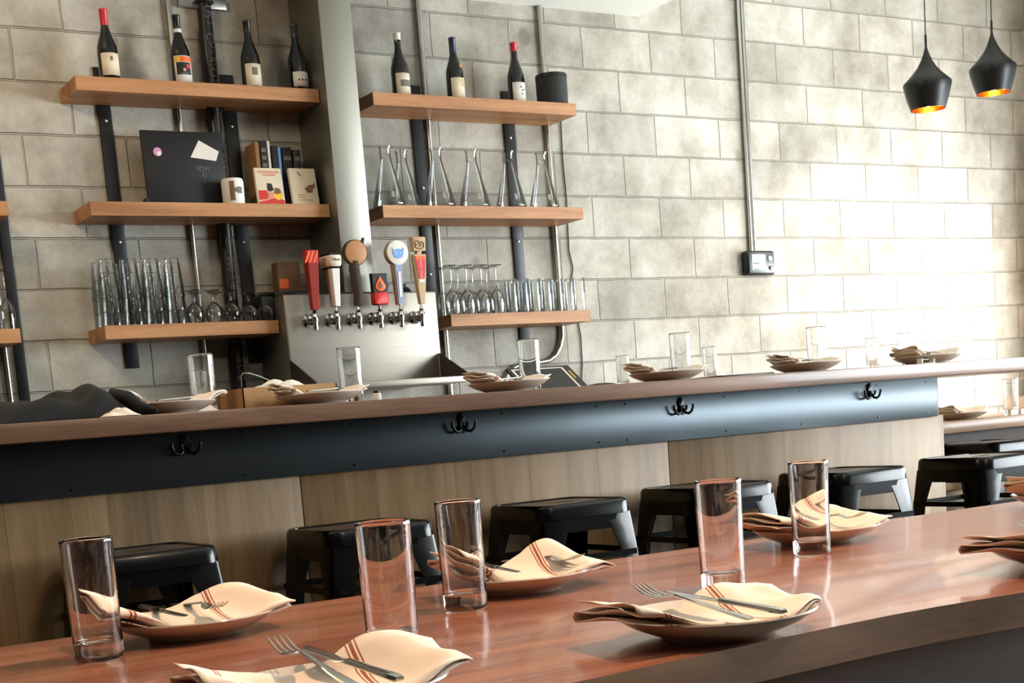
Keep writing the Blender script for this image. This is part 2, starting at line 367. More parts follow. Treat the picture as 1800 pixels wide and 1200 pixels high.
def napkin_mat(name):
    m, nt, b = base_mat(name, 0.85, 0, (232, 212, 190), 0.2)
    L = nt.links
    b.inputs['Sheen Weight'].default_value = 0.2
    tc = N(nt, 'ShaderNodeTexCoord'); sep = N(nt, 'ShaderNodeSeparateXYZ'); L.new(tc.outputs['UV'], sep.inputs[0])
    tot = None
    for c, hw in ((0.672, 0.003), (0.69, 0.007), (0.708, 0.003), (0.13, 0.006), (0.15, 0.006)):
        s = N(nt, 'ShaderNodeMath', operation='SUBTRACT'); L.new(sep.outputs[0], s.inputs[0]); s.inputs[1].default_value = c
        a = N(nt, 'ShaderNodeMath', operation='ABSOLUTE'); L.new(s.outputs[0], a.inputs[0])
        t = N(nt, 'ShaderNodeMath', operation='LESS_THAN'); L.new(a.outputs[0], t.inputs[0]); t.inputs[1].default_value = hw
        if tot is None: tot = t
        else:
            q = N(nt, 'ShaderNodeMath', operation='MAXIMUM'); L.new(tot.outputs[0], q.inputs[0]); L.new(t.outputs[0], q.inputs[1]); tot = q
    mx = N(nt, 'ShaderNodeMix', data_type='RGBA'); L.new(tot.outputs[0], mx.inputs[0])
    mx.inputs[6].default_value = lin((240, 226, 210)); mx.inputs[7].default_value = lin((158, 90, 60))
    L.new(mx.outputs[2], b.inputs['Base Color'])
    wv = N(nt, 'ShaderNodeTexNoise'); wv.inputs['Scale'].default_value = 900; L.new(tc.outputs['Object'], wv.inputs['Vector'])
    bp = N(nt, 'ShaderNodeBump'); bp.inputs['Strength'].default_value = 0.2; bp.inputs['Distance'].default_value = 0.0005
    L.new(wv.outputs['Fac'], bp.inputs['Height']); L.new(bp.outputs['Normal'], b.inputs['Normal'])
    return m
M['napkin'] = napkin_mat('striped_napkin_cloth')

# ------------------------------------------------------------------ room shell
WY = 5.8; WX = 7.3; X0 = -3.0; Y0 = -2.9; CZ = 3.9
struct(MB().box(X0-.2, WX+.2, Y0-.2, WY+.2, -0.1, 0).build('floor', M['floor']))
struct(MB().box(X0-.2, WX+.2, Y0-.2, WY+.2, CZ, CZ+.1).build('ceiling', M['ceil']))
struct(MB().box(X0-.2, WX+.2, WY, WY+.2, 0, CZ).build('wall_back', M['block']))
struct(MB().box(X0-.2, X0, Y0, WY, 0, CZ).build('wall_left', M['dark_wall']))
wy0, wy1, wz0, wz1 = -1.1, 5.2, 0.7, 2.7
g = MB(); g.box(WX, WX+.2, Y0, wy0, 0, CZ); g.box(WX, WX+.2, wy1, WY, 0, CZ); g.box(WX, WX+.2, wy0, wy1, 0, wz0); g.box(WX, WX+.2, wy0, wy1, wz1, CZ)
struct(g.build('wall_right', M['block_side']))
g = MB(); g.box(X0-.2, WX+.2, Y0-.2, Y0, 0, CZ)
struct(g.build('wall_front', M['dark_wall']))
g = MB()
for a, b_ in ((wy0, wy0+.05), (wy1-.05, wy1), (3.3, 3.7), (1.1, 1.16)): g.box(WX+.05, WX+.1, a, b_, wz0, wz1)
g.box(WX+.05, WX+.1, wy0, wy1, wz0, wz0+.05); g.box(WX+.05, WX+.1, wy0, wy1, wz1-.05, wz1)
struct(g.build('window_1', M['strip']))
o = struct(MB().box(1.7, 4.48, 4.3, WY, 2.935, 3.3).build('trim_1', M['soffit']))   # boxed soffit over the shelves

# ------------------------------------------------------------------ things on the wall
ST = [(1.770, 1.823), (2.296, 2.352), (3.177, 3.232), (3.661, 3.717)]
SZ = [(1.366, 2.54), (1.364, 2.54), (1.60, 2.544), (1.365, 2.542)]
SN = ['left', 'beside the lettered drain pipe', 'nearest the steel column on its right', 'rightmost']
names = ['black steel shelf upright behind the stacked pint glasses', 'black steel shelf upright just right of the lettered drain pipe',
         'black steel shelf upright just right of the beer tower', 'rightmost black steel shelf upright, behind the flasks']
for (a, b_), (z0, z1), lb in zip(ST, SZ, names):
    o = thing('shelf_upright', lb, 'bracket', ((a+b_)/2, 5.795, z0), group='steel shelf uprights')
    h = (b_-a)/2
    MB().box(-h, h, -0.005, 0.005, 0, z1-z0, 0.001).build('flat_bar', M['strip'], o)
    for z in (0.12, 0.5, 0.97):
        if z < z1-z0: MB().lathe([(0.007, 0), (0.007, 0.003), (0.003, 0.005)], 0, -0.005, z, 12, 'y').build('screw', M['conduit'], o)
o = thing('shelf_upright', 'dark steel shelf upright at the far left edge of the photo', 'bracket', (1.353, 5.79, 1.0), group='steel shelf uprights')
MB().box(-.019, .019, -.006, .009, 0, 1.6, .001).build('flat_bar', M['strip'], o)

def conduit(pts, r, label, cat='pipe'):
    o = MB().tube(pts, r, 12).build('conduit', M['conduit']); tag(o, label, cat, 'metal conduits on the block wall'); return o
conduit([(1.30, 5.788, 0.9), (1.30, 5.788, 2.93)], 0.009, 'thin metal conduit beside the far left shelf upright')
conduit([(2.103, 5.788, 0.9), (2.103, 5.788, 2.934)], 0.0095, 'metal conduit running behind the small black board')
conduit([(3.256, 5.786, 0.9), (3.256, 5.786, 2.934)], 0.0125, 'metal conduit right of the beer tower, running up to the soffit')
P = [(3.899, 2.934), (3.898, 1.50), (3.895, 1.42), (3.88, 1.37), (3.852, 1.33), (3.81, 1.306), (3.75, 1.30), (3.68, 1.298), (3.62, 1.287), (3.578, 1.262), (3.556, 1.225), (3.55, 1.17), (3.55, 0.9)]
conduit([(x, 5.786, z) for x, z in P], 0.0115, 'metal conduit that bends in an S below the right shelves')
conduit([(5.119, 5.787, 1.80), (5.119, 5.787, 3.89)], 0.0105, 'left one of the two conduits rising from the thermostat')
conduit([(5.142, 5.787, 1.80), (5.142, 5.787, 3.89)], 0.0105, 'right one of the two conduits rising from the thermostat')
P = [(3.983, 2.43), (3.978, 2.246), (3.984, 2.062), (3.977, 1.822), (3.993, 1.742), (3.976, 1.661), (4.0, 1.5), (4.011, 1.417), (4.009, 1.281), (3.996, 1.199), (3.99, 1.0)]
P = [(3.93, 5.76, 2.45), (3.965, 5.79, 2.446)] + [(x, 5.795, z) for x, z in P]
tag(MB().tube(P, 0.003, 8).build('power_cord', M['cord']), 'thin black cord hanging down the wall from the round speaker', 'cord')

# lettered drain pipe
o = thing('drain_pipe', 'black drain pipe with raised grey lettering down its front', 'pipe', (2.225, 5.768, 0.9))
MB().tube([(0, 0, 0), (0.012, 0, 1.0), (0.024, 0, 2.03)], 0.0285, 24).build('pipe', M['pipe'], o)
# letters run down the pipe, heads to the right
for s, z, sz in (('USA', 2.755, .05), ('CHARLOTTE', 2.565, .048), ('PIPE 2000', 2.215, .046), ('O 1 000 110', 1.77, .046), ('0 U 0', 1.34, .046)):
    a = 2.225 + 0.012*(z-0.9)
    t = text('lettering', s, sz, M['pipe_print'], (a-2.222, -0.0292, z-0.9), (PI/2, PI/2, 0), o, 0.0006, 0.9)
    for v in t.data.vertices:      # wrap the flat letters round the pipe
        yy = v.co.y; ang = yy/0.0292
        v.co.y = 0.0292*math.sin(ang); v.co.z = v.co.z + 0.0292*(math.cos(ang)-1)
o = thing('pipe_clamp', 'grey steel channel clamp across the top of the drain pipe', 'bracket', (2.245, 5.76, 2.79))
MB().box(-.10, .105, .018, .04, .004, .045, .002).build('channel', M['conduit'], o)
MB().tube([(-.036, .02, .02), (-.036, -.012, .02), (-.02, -.034, .02), (0, -.038, .02), (.02, -.034, .02), (.036, -.012, .02), (.036, .02, .02)], .004, 8).build('strap', M['strip'], o)
tag(MB().box(2.648, 2.688, 5.765, 5.798, 2.05, 2.934, .003).build('conduit_cover', M['beige']), 'beige vertical cover strip in the dark gap left of the steel column', 'strip')

# thermostat
o = thing('thermostat', 'dark wall thermostat with a pale display at the foot of the conduits', 'thermostat', (5.153, 5.80, 1.748))
MB().box(-.098, .098, -.045, -.001, -.062, .062, .012, 3).build('housing', M['black'], o)
f = MB().box(-.086, .086, -.052, -.044, -.054, .054, .006).build('faceplate', M['thermo'], o)
MB().box(-.068, .025, -.0545, -.051, -.038, .042, .002).build('display', M['screen'], f)
MB().box(-.06, -.02, -.056, -.054, -.008, .0, 0).build('display_bar', M['thermo'], f)
MB().box(-.06, -.02, -.056, -.054, -.036, -.03, 0).build('display_bar', M['thermo'], f)
MB().lathe([(.014, 0), (.013, .004), (.008, .006)], .057, -.052, .02, 16, 'y').build('button_pad', M['screen'], f)
MB().lathe([(.012, 0), (.011, .005), (.006, .007)], .062, -.052, -.028, 16, 'y').build('button', M['chrome'], f)

# ------------------------------------------------------------------ shelves
def shelf(x0, x1, z, cuts, label, group):
    out = [(x0, 5.565), (x1, 5.565), (x1, 5.797)]
    for a, b_, d in sorted(cuts, reverse=True): out += [(b_, 5.797), (b_, 5.797-d), (a, 5.797-d), (a, 5.797)]
    out += [(x0, 5.797)]
    o = MB().prism(out, z, z+.052, 0).build('shelf', M['shelf']); tag(o, label, 'shelf', group); return o
cl = [(1.768, 1.825, .013), (2.09, 2.116, .024), (2.205, 2.285, .064), (2.294, 2.354, .013)]
cr = [(3.175, 3.234, .013), (3.241, 3.271, .028), (3.659, 3.719, .013), (3.885, 3.913, .028)]
shelf(1.630, 2.628, 2.394, cl, 'top left thick oak shelf carrying four wine bottles', 'oak wall shelves')
shelf(1.630, 2.628, 1.933, cl, 'middle left thick oak shelf carrying a black board and books', 'oak wall shelves')
shelf(1.632, 2.350, 1.467, cl, 'bottom left thick oak shelf carrying stacked pint glasses', 'oak wall shelves')
shelf(2.877, 3.914, 2.396, [c for c in cr], 'top right thick oak shelf carrying three wine bottles and a speaker', 'oak wall shelves')
shelf(2.877, 3.914, 1.933, [c for c in cr], 'middle right thick oak shelf carrying conical glass flasks', 'oak wall shelves')
shelf(3.166, 3.914, 1.467, [c for c in cr], 'bottom right thick oak shelf carrying upturned glasses', 'oak wall shelves')
shelf(0.5, 1.325, 1.930, [(1.285, 1.315, .025)], 'upper oak shelf cut off by the left edge of the photo', 'oak wall shelves')
shelf(0.5, 1.313, 1.467, [(1.285, 1.3125, .025)], 'lower oak shelf cut off at left, carrying upturned wine glasses', 'oak wall shelves')
ZT, ZM, ZL = 2.448, 1.985, 1.519      # top faces (top row of shelves is 2.446/2.448)

# ------------------------------------------------------------------ beer tower and column
o = thing('steel_column', 'tall square stainless steel column rising from the beer tower to the soffit', 'column', (2.704, 5.5, 1.616))
MB().box(-.072, .073, 0, .297, 0, 1.318, .003).build('casing', M['ss_col'], o)
tw = thing('beer_tower', 'wide stainless steel beer tower with six taps and a drip tray', 'beer tower', (2.71, 5.5, 1.2))
MB().box(-.355, .355, 0, .298, 0.02, .415, .008, 3).build('tower_body', M['ss'], tw)
g = MB(); g.box(-.355, .345, -.25, -.002, 0.012, .038, .003)
tr_ = g.build('drip_tray', M['ss'], tw)
for sx in (-1, 1):
    x = .345*sx - (.01 if sx < 0 else 0)
    MB().prism([(-.001, .036), (-.25, .036), (-.245, .046), (-.02, .145), (-.001, .15)], x-.002, x+.002, plane='yz').build('splash_guard', M['ss_dark'], tw)
FX = [2.455, 2.554, 2.654, 2.753, 2.851, 2.950]
FL = ['under the red striped handle', 'under the white and black handle', 'under the log slice handle', 'under the short black and red handle', 'under the blue and white round handle', 'under the tall wooden handle with a red panel']
f0 = None
for i, x in enumerate(FX):
    if f0 is None:
        f0 = bpy.data.objects.new('tap', None); COL.objects.link(f0); f0.parent = tw; f0.location = (x-2.71, -.008, .305); f0['label'] = 'chrome beer tap'
        MB().lathe([(.027, 0), (.027, .004), (.02, .008), (.02, .03), (.0235, .034), (.0235, .048), (.015, .052)], 0, .006, 0, 24, 'y').build('collar', M['chrome'], f0)
        g = MB(); g.lathe([(.0, -.045), (.008, -.044), (.0105, -.03), (.009, -.018), (.013, -.004), (.0135, .012), (.009, .022), (.011, .028), (.006, .034), (.006, .05), (0, .05)], 0, -.060, 0, 16)
        g.tube([(0, -.02, .002), (0, -.060, .002)], .010, 12); g.build('spout', M['chrome'], f0)
    else:
        c = dup(f0, (x-2.71, -.008, .305), parent=tw)
ZB = 1.555; HY = 5.432
def handle(i, label):
    o = thing('tap_handle', label, 'tap handle', (FX[i]+.003, HY, ZB), group='beer tap handles'); o.rotation_euler = (0.03, 0, 0); return o
def vbar(secs, m, name, par, bev=0.0):   # secs: (z, halfwidth, halfdepth, yoff)
    g = MB(); rs = []
    for z, hw, hd, y in secs:
        c = min(hw, hd)*.25
        rs.append([(-hw+c, y-hd, z), (hw-c, y-hd, z), (hw, y-hd+c, z), (hw, y+hd-c, z), (hw-c, y+hd, z), (-hw+c, y+hd, z), (-hw, y+hd-c, z), (-hw, y-hd+c, z)])
    return g.rings(rs).build(name, m, par)
o = handle(0, 'dark red bar tap handle with an orange striped top')
vbar([(-.012, .016, .014, 0), (.012, .0175, .015, 0), (.17, .025, .02, 0)], M['dred'], 'grip', o)
c = vbar([(.171, .0255, .0205, 0), (.222, .028, .022, 0)], M['red'], 'striped_cap', o)
for k in (-1, 0, 1):
    q = MB(); q.prism([(-.02+k*.017, .174), (-.011+k*.017, .174), (.008+k*.017, .218), (-.001+k*.017, .218)] if k < 1 else [(-.003, .174), (.006, .174), (.024, .214), (.0205, .218)], -.0235, -.0215, plane='xz'); q.build('orange_stripe', M['orange'], c)
o = handle(1, 'white tap handle with a wooden side and boxy black topped head')
vbar([(0, .012, .013, 0), (.15, .0195, .018, 0)], M['white'], 'grip', o); vbar([(0, .010, .010, .026), (.15, .016, .016, .038)], M['tan'], 'wooden_back', o)
h = vbar([(.158, .022, .05, .028), (.168, .027, .055, .028), (.200, .027, .055, .028), (.203, .025, .053, .028)], M['cream'], 'head', o)
vbar([(.2035, .025, .053, .028), (.212, .022, .05, .028)], M['black'], 'head_cap', h); vbar([(.150, .018, .045, .028), (.158, .021, .049, .028)], M['black'], 'head_base', h)
text('lettering', 'Tilleur', .016, M['dark_ink'], (0, -.0275, .185), (PI/2, 0, 0), h, .0004)
o = handle(2, 'bark covered branch tap handle topped by a round log slice')
g = MB(); g.tube([(0, 0, 0), (.002, 0, .05), (-.003, 0, .1), (-.008, 0, .15), (-.006, 0, .18)], [.021, .02, .022, .023, .02], 10); g.build('branch', M['bark'], o)
g = MB(); g.lathe([(.050, 0), (.053, .012), (.052, .03)], 0, .018, .213, 26, 'y'); g.tube([(.035, 0, .25), (.044, 0, .272)], [.009, .006], 8); d = g.build('log_rim', M['bark'], o)
MB().lathe([(.048, .0295), (.0485, .032), (.046, .033)], 0, .018, .213, 26, 'y').build('log_face', M['log'], d)
o = handle(3, 'short tap handle with a black square plate over a red cylinder')
vbar([(.0, .028, .02, 0), (.004, .032, .024, 0), (.046, .032, .024, 0), (.05, .03, .022, 0)], M['red'], 'base_block', o)
p = vbar([(.052, .033, .012, 0), (.128, .036, .013, 0)], M['black'], 'plate', o)
MB().prism([(0, .118), (.012, .098), (.022, .082), (.024, .068), (.012, .058), (0, .055), (-.012, .058), (-.024, .068), (-.022, .082), (-.012, .098)], -.0165, -.013, .001, 'xz').build('drop_emblem', M['orange'], p)
MB().prism([(0, .095), (.008, .08), (.009, .07), (0, .066), (-.009, .07), (-.008, .08)], -.0185, -.0165, 0, 'xz').build('drop_centre', M['brown'], p)
o = handle(4, 'tap handle with a white oval head, blue emblem and lilac shaft')
vbar([(0, .013, .012, .016), (.17, .022, .018, .018)], M['tan'], 'wooden_back', o); s_ = vbar([(0, .011, .004, 0), (.17, .018, .005, 0)], M['lilac'], 'shaft_face', o)
vbar([(.03, .006, .001, -.0055), (.135, .006, .001, -.0065)], M['white'], 'white_script', s_)
MB().lathe([(.046, 0), (.05, .006), (.05, .03)], 0, .034, .212, 28, 'y').build('head', M['tan'], o)
d = MB().lathe([(.050, 0), (.050, .008), (.046, .010)], 0, .003, .212, 28, 'y').build('white_disc', M['white'], o)
MB().prism([(-.026, .23), (-.018, .222), (0, .228), (.02, .224), (.027, .232), (.024, .205), (.016, .192), (0, .188), (-.016, .192), (-.024, .205)], -.010, -.0072, 0, 'xz').build('blue_emblem', M['blue'], d)
text('lettering', '< >', .02, M['white'], (0, -.0104, .209), (PI/2, 0, 0), d, .0003)
o = handle(5, 'tall pale wood paddle tap handle with a red lettered panel')
g = vbar([(0, .012, .012, 0), (.02, .014, .013, 0), (.11, .024, .015, 0), (.20, .030, .016, 0), (.204, .026, .016, 0), (.205, .012, .012, 0), (.217, .012, .012, 0), (.218, .030, .016, 0), (.272, .032, .017, 0), (.275, .029, .015, 0)], M['tan'], 'paddle', o)
MB().prism([(-.013, .103), (.013, .103), (.024, .182), (-.024, .182)], -.0182, -.0155, 0, 'xz').build('red_panel', M['red'], o)
MB().prism([(-.023, .183), (.023, .183), (.0235, .197), (-.0235, .197)], -.0182, -.0155, 0, 'xz').build('amber_band', M['orange'], o)
MB().prism([(-.012, .088), (.012, .088), (.013, .101), (-.013, .101)], -.017, -.0145, 0, 'xz').build('white_band', M['white'], o)
for k, ch in enumerate('AUSTINER'): text('lettering', ch, .0115, M['white'], (0, -.0184, .177-k*.0096), (PI/2, 0, 0), o, .0003)
g = MB(); g.tube([(-.012+.010*math.cos(a), -.0185, .252+.008*math.sin(a)) for a in [k*.5 for k in range(12)]], .0016, 6)
g.tube([(-.018, -.0185, .245), (-.020, -.0185, .233), (-.008, -.0185, .226), (.008, -.0185, .226), (.020, -.0185, .233), (.019, -.0185, .250), (.010, -.0185, .256), (.002, -.0185, .250), (.006, -.0185, .240), (-.004, -.0185, .233)], .0018, 6); g.build('curl_emblem', M['brown'], o)

# small items standing on top of the tower
ZW = 1.616
tag(MB().box(2.36, 2.545, 5.60, 5.79, ZW, ZW+.022, .004).build('bar_mat', M['black']), 'black bar mat lying on the tower top behind the red handle', 'bar mat')
o = thing('patterned_box', 'mottled brown box standing behind the dark red tap handle', 'box', (2.475, 5.72, ZW+.0225)); MB().box(-.055, .05, -.03, .03, 0, .13, .003).build('carton', M['mottle'], o)
MB().box(-.05, -.01, -.0325, -.030, .02, .06, 0).build('printed_patch', M['orange'], o)
tag(MB().box(2.30, 2.352, 5.60, 5.70, ZL+.002, ZL+.10, .003).build('dark_tin', M['black']), 'dark tin at the right end of the bottom left shelf', 'tin')
o = thing('small_frame', 'little dark framed card on the tower between the taps', 'frame', (2.895, 5.66, ZW)); MB().box(-.026, .026, -.004, .004, 0, .048, .002).build('frame_border', M['black'], o); MB().box(-.018, .018, -.0055, -.004, .008, .040, 0).build('card', M['brown'], o)
g = MB()
for k in range(16):
    a = random.random()*PI*2; r = random.uniform(.012, .036); z = random.uniform(.012, .05)
    g.tube([(r*.2*math.cos(a), r*.2*math.sin(a), .004), (r*.7*math.cos(a), r*.7*math.sin(a), z), (r*math.cos(a), r*math.sin(a), z*.9)], [.003, .009, .002], 6)
o = g.build('herb_sprig', M['green'], None, (3.015, 5.68, ZW)); tag(o, 'clump of dark green herbs at the right end of the tower top', 'herbs')

# ------------------------------------------------------------------ wine bottles
BP = [(0, 0), (.034, 0), (.0385, .004), (.0395, .01), (.0395, .118), (.038, .134), (.031, .156), (.022, .180), (.0155, .204), (.0142, .222), (.0142, .262), (.0152, .264), (.0152, .272), (.012, .2735), (0, .2735)]
def bottle(x, label, cap, z0, z1, lm, capz=.222, y=5.655):
    o = thing('wine_bottle', label, 'bottle', (x, y, ZT-.0015), group='wine bottles on the top shelves')
    MB().lathe(BP, n=36).build('bottle_glass', M['bottle'], o)
    if cap: MB().lathe([(.0148, capz), (.0152, capz+.002), (.0152, .2635), (.0162, .265), (.0162, .2738), (.013, .2752), (0, .2752)], n=24, ).build('capsule', cap, o)
    l = MB().rings([[(.0401*math.cos(a), .0401*math.sin(a), z) for a in [(-PI/2-1.02)+k*2.04/16 for k in range(17)]] for z in (z0, z1)], closed=False).build('label', lm, o)
    s = l.modifiers.new('thick', 'SOLIDIFY'); s.thickness = .0004
    return o, l
def patch(par, a0, a1, z0, z1, m, name='print'):
    return MB().rings([[(.0407*math.cos(a-PI/2), .0407*math.sin(a-PI/2), z) for a in [a0+k*(a1-a0)/8 for k in range(9)]] for z in (z0, z1)], closed=False).build(name, m, par)
o, l = bottle(1.792, 'wine bottle with long red wax capsule, plain cream label, far left of top left shelf', M['red_wax'], .022, .105, M['cream'], .212)
patch(l, -.1, .15, .075, .092, M['ink'])
o, l = bottle(2.082, 'wine bottle with an orange, red and black picture label', M['black_foil'], .012, .112, M['white'], .214)
MB().lathe([(.0165, .206), (.0162, .22)], n=24).build('neck_band', M['white_foil'], o)
patch(l, -.9, .9, .089, .109, M['orange']); patch(l, -.98, -.35, .089, .1095, M['yellow'], 'yellow_print').scale = (1.004, 1.004, 1)
patch(l, -.8, .75, .040, .087, M['dark_ink'], 'dark_print'); patch(l, .25, .7, .064, .080, M['red'], 'red_spot').scale = (1.006, 1.006, 1)
patch(l, -.15, .12, .052, .064, M['salmon'], 'pale_spot').scale = (1.006, 1.006, 1); patch(l, -.4, .45, .043, .047, M['ink'], 'title_bar').scale = (1.006, 1.006, 1)
o, l = bottle(2.378, 'wine bottle with dark capsule and a grey round sketch on its cream label', M['black_foil'], .014, .100, M['cream'], .226)
patch(l, -.3, .3, .055, .085, M['ink'])
o, l = bottle(2.585, 'wine bottle with grey capsule and small low white label, beside the steel column', M['grey_foil'], .022, .080, M['white'], .222)
for k in (-.35, 0, .35): patch(l, k-.09, k+.09, .044, .051, M['dark_ink'], 'dark_mark')
o, l = bottle(3.064, 'wine bottle with white foil and a grey block on its white label', M['white_foil'], .014, .102, M['cream'], .245)
patch(l, -.5, 1.0, .046, .074, M['ink'])
o, l = bottle(3.337, 'wine bottle with navy capsule and pale curved label', M['blue_foil'], .012, .098, M['cream'], .208)
patch(o, .25, .65, .135, .155, M['orange'], 'shoulder_seal').scale = (.86, .86, 1)
patch(l, .2, .95, .06, .094, M['tan'], 'tan_print')
o, l = bottle(3.656, 'wine bottle with short red capsule, next to the round speaker', M['red_wax'], .014, .095, M['white'], .236)
for a, z in ((-.1, .07), (.05, .055), (.0, .04), (.3, .06)): patch(l, a, a+.2, z, z+.008, M['ink'])
o = thing('speaker', 'short round charcoal speaker at the right end of the top right shelf', 'speaker', (3.852, 5.66, ZT-.0015))
MB().lathe([(.066, 0), (.0715, .003), (.0725, .128)], n=40).build('cloth_body', M['speaker'], o)
MB().lathe([(.0735, .129), (.0735, .142), (.070, .1455), (0, .1455)], n=40).build('top_ring', M['black'], o)

# ------------------------------------------------------------------ middle left shelf
o = thing('black_board', 'small black board with a pink sticker and a tilted white card', 'board', (2.06, 5.665, ZM)); o.rotation_euler = (-.05, 0, 0)
MB().box(-.168, .168, -.006, .008, 0, .296, .003).build('board_panel', M['board'], o)
MB().box(-.183, -.168, -.02, .02, 0, .03, .003).build('foot', M['board'], o)
c = MB().lathe([(.0175, 0), (.0175, .0015)], -.107, -.0062, .212, 20, 'y').build('round_sticker', M['pink'], o)
MB().lathe([(.009, 0), (.0085, .001)], -.103, -.0079, .206, 14, 'y').build('sticker_print', M['white'], c)
MB().prism([(.068, .262), (.148, .220), (.132, .182), (.026, .194)], -.0085, -.0063, 0, 'xz').build('white_card', M['white'], o)
text('lettering', 'FOW\nAI\n//', .028, M['ink'], (.075, -.0064, .125), (PI/2, 0, 0), o, .0006, .85)
o = thing('picture_mug', 'white round cup with a grey portrait print, in front of the drain pipe', 'cup', (2.229, 5.612, ZM))
b_ = MB().lathe([(0, 0), (.041, 0), (.044, .004), (.045, .09), (.041, .101), (.038, .1), (.040, .09), (.039, .006), (0, .006)], n=32).build('cup_body', M['white'], o)
for a0, a1, z0, z1, m_ in ((-.35, .1, .012, .088, 'brown'), (0, .75, .045, .062, 'ink'), (.35, .85, .04, .066, 'ink')):
    MB().rings([[(.0457*math.cos(a-PI/2-.3), .0457*math.sin(a-PI/2-.3), z) for a in [a0+k*(a1-a0)/8 for k in range(9)]] for z in (z0, z1)], closed=False).build('portrait_print', M[m_], b_)
def book(x0, x1, y, h, t, cm, label, lean=0., rz=0., pages=True, name='book'):
    o = thing(name, label, 'book', ((x0+x1)/2, y, ZM), rz); o.rotation_euler = (lean, 0, rz); hw = (x1-x0)/2
    MB().box(-hw, hw, -t/2, -t/2+.002, 0, h, .0005).build('cover', cm, o); MB().box(-hw, hw, t/2-.002, t/2, 0, h, .0005).build('cover', cm, o)
    MB().box(-hw+.002, hw-.002, -t/2+.002, t/2-.002, .002, h-.003).build('page_block', M['white'], o)
    MB().box(-hw-.001, -hw+.001, -t/2, t/2, 0, h).build('spine', cm, o)
    return o
o = book(2.336, 2.452, 5.615, .152, .016, M['cream'], 'upright book with a cream and red illustrated cover', -.12)
yf = -.0086
MB().prism([(-.056, .004), (.056, .004), (.056, .02), (.02, .032), (-.02, .02), (-.056, .014)], yf-.0004, yf, 0, 'xz').build('red_ground', M['red'], o)
MB().prism([(-.055, .02), (-.02, .024), (-.012, .04), (-.016, .06), (-.054, .06)], yf-.0005, yf, 0, 'xz').build('red_shape', M['red'], o)
MB().prism([(-.018, .02), (.012, .03), (.016, .052), (-.008, .058)], yf-.0006, yf, 0, 'xz').build('pink_shape', M['salmon'], o)
MB().prism([(-.014, .06), (0, .056), (.014, .062), (.008, .088), (-.012, .09)], yf-.0007, yf, 0, 'xz').build('dark_figure', M['dark_ink'], o)
MB().prism([(.01, .03), (.03, .02), (.05, .03), (.052, .05), (.03, .062), (.014, .052)], yf-.0008, yf, 0, 'xz').build('yellow_fruit', M['yellow'], o)
MB().prism([(.012, .05), (.026, .044), (.046, .052), (.04, .068), (.022, .072)], yf-.0010, yf, 0, 'xz').build('orange_fruit', M['brown'], o)
for z, a, b_ in ((.136, -.045, .045), (.124, -.025, .03)): MB().box(a, b_, yf-.0005, yf, z-.004, z+.004).build('title_bar', M['salmon'], o)
o = book(2.488, 2.604, 5.612, .155, .018, M['cream'], 'upright cream book with a brown drawing, leaning by the steel column', -.16)
yf = -.0096
MB().prism([(0, .07), (.012, .052), (.034, .054), (.036, .066), (.05, .078), (.048, .1), (.042, .088), (.02, .084)], yf-.0006, yf, 0, 'xz').build('drawing', M['brown'], o)
MB().prism([(-.024, .145), (-.018, .128), (-.004, .12), (-.014, .134)], yf-.0006, yf, 0, 'xz').build('drawing', M['ink'], o)
for z, a, b_ in ((.044, -.034, 0), (.034, -.034, -.006), (.022, -.034, .03)): MB().box(a, b_, yf-.0005, yf, z-.003, z+.003).build('title_bar', M['tan'], o)
# narrow book spines behind the two upright books
for k, (x, wd, h, m_, lb) in enumerate(((2.372, .018, .262, 'card_side', 'tall brown spined book, leftmost behind the cream and red book'), (2.400, .030, .268, 'dark_ink', 'black spined book with grey spine marks behind the red book'),
        (2.423, .011, .268, 'white', 'thin white book beside the black spined one'), (2.448, .026, .25, 'black', 'plain black book in the middle of the spines'), (2.469, .012, .244, 'blue', 'thin blue grey book among the black spines'),
        (2.502, .042, .245, 'dark_ink', 'thick black book with a grey emblem behind the cream book'), (2.546, .034, .236, 'black', 'rightmost black book in the row of spines'))):
    o = thing('book', lb, 'book', (x, 5.715, ZM), group='books standing in the row behind')
    MB().box(-wd/2, wd/2, -.055, .055, 0, h, .002).build('cover', M[m_], o)
    MB().box(-wd/2+.002, wd/2-.002, -.050, .053, h-.003, h+.0005).build('page_block', M['white'], o)
    if k in (1, 5, 6):
        for z in ((.17, .20, .23) if k == 1 else (.20,)): MB().box(-wd/2+.005, wd/2-.005, -.0562, -.055, z-.008, z+.008).build('spine_mark', M['ink'], o)

# ------------------------------------------------------------------ shelf glassware (thin glass)
def shell(prof, t=.0012, n=24):
    """closed thin-walled lathe from an outer profile (r, z)"""
    inner = [(max(r-t, 0.0), z+(t if i == 0 else 0)) for i, (r, z) in enumerate(prof)]
    return MB().lathe(prof, n=n) if False else MB().rings([[(max(r, 1e-4)*math.cos(2*PI*i/n), max(r, 1e-4)*math.sin(2*PI*i/n), z) for i in range(n)] for r, z in prof+inner[::-1]], cap=True)
pint = MB().lathe([(.0428, 0), (.0425, .01), (.034, .125), (.0305, .149), (0, .150), (0, .134), (.0295, .133), (.0328, .12), (.0413, .01), (.0416, 0)], n=24).build('pint_glass', M['glass']); pint.location = (1.678, 5.615, ZL)
first = True; hts = ['bottom', 'middle', 'top']
for ry, rl in ((0, 'front'), (1, 'back')):
    for c in range(4):
        for k in range(3):
            lb = f'upturned pint glass, {hts[k]} of the {ORD[c] if c else "leftmost"} stack in the {rl} row'
            if c == 3: lb = f'upturned pint glass, {hts[k]} of the rightmost stack in the {rl} row'
            lc = (1.678+c*.0868+ry*.002, 5.612+ry*.092, ZL+.0005+k*.0535)
            o = pint if first else dup(pint, lc)
            first = False; o.location = lc; tag(o, lb, 'glass', 'stacked pint glasses')
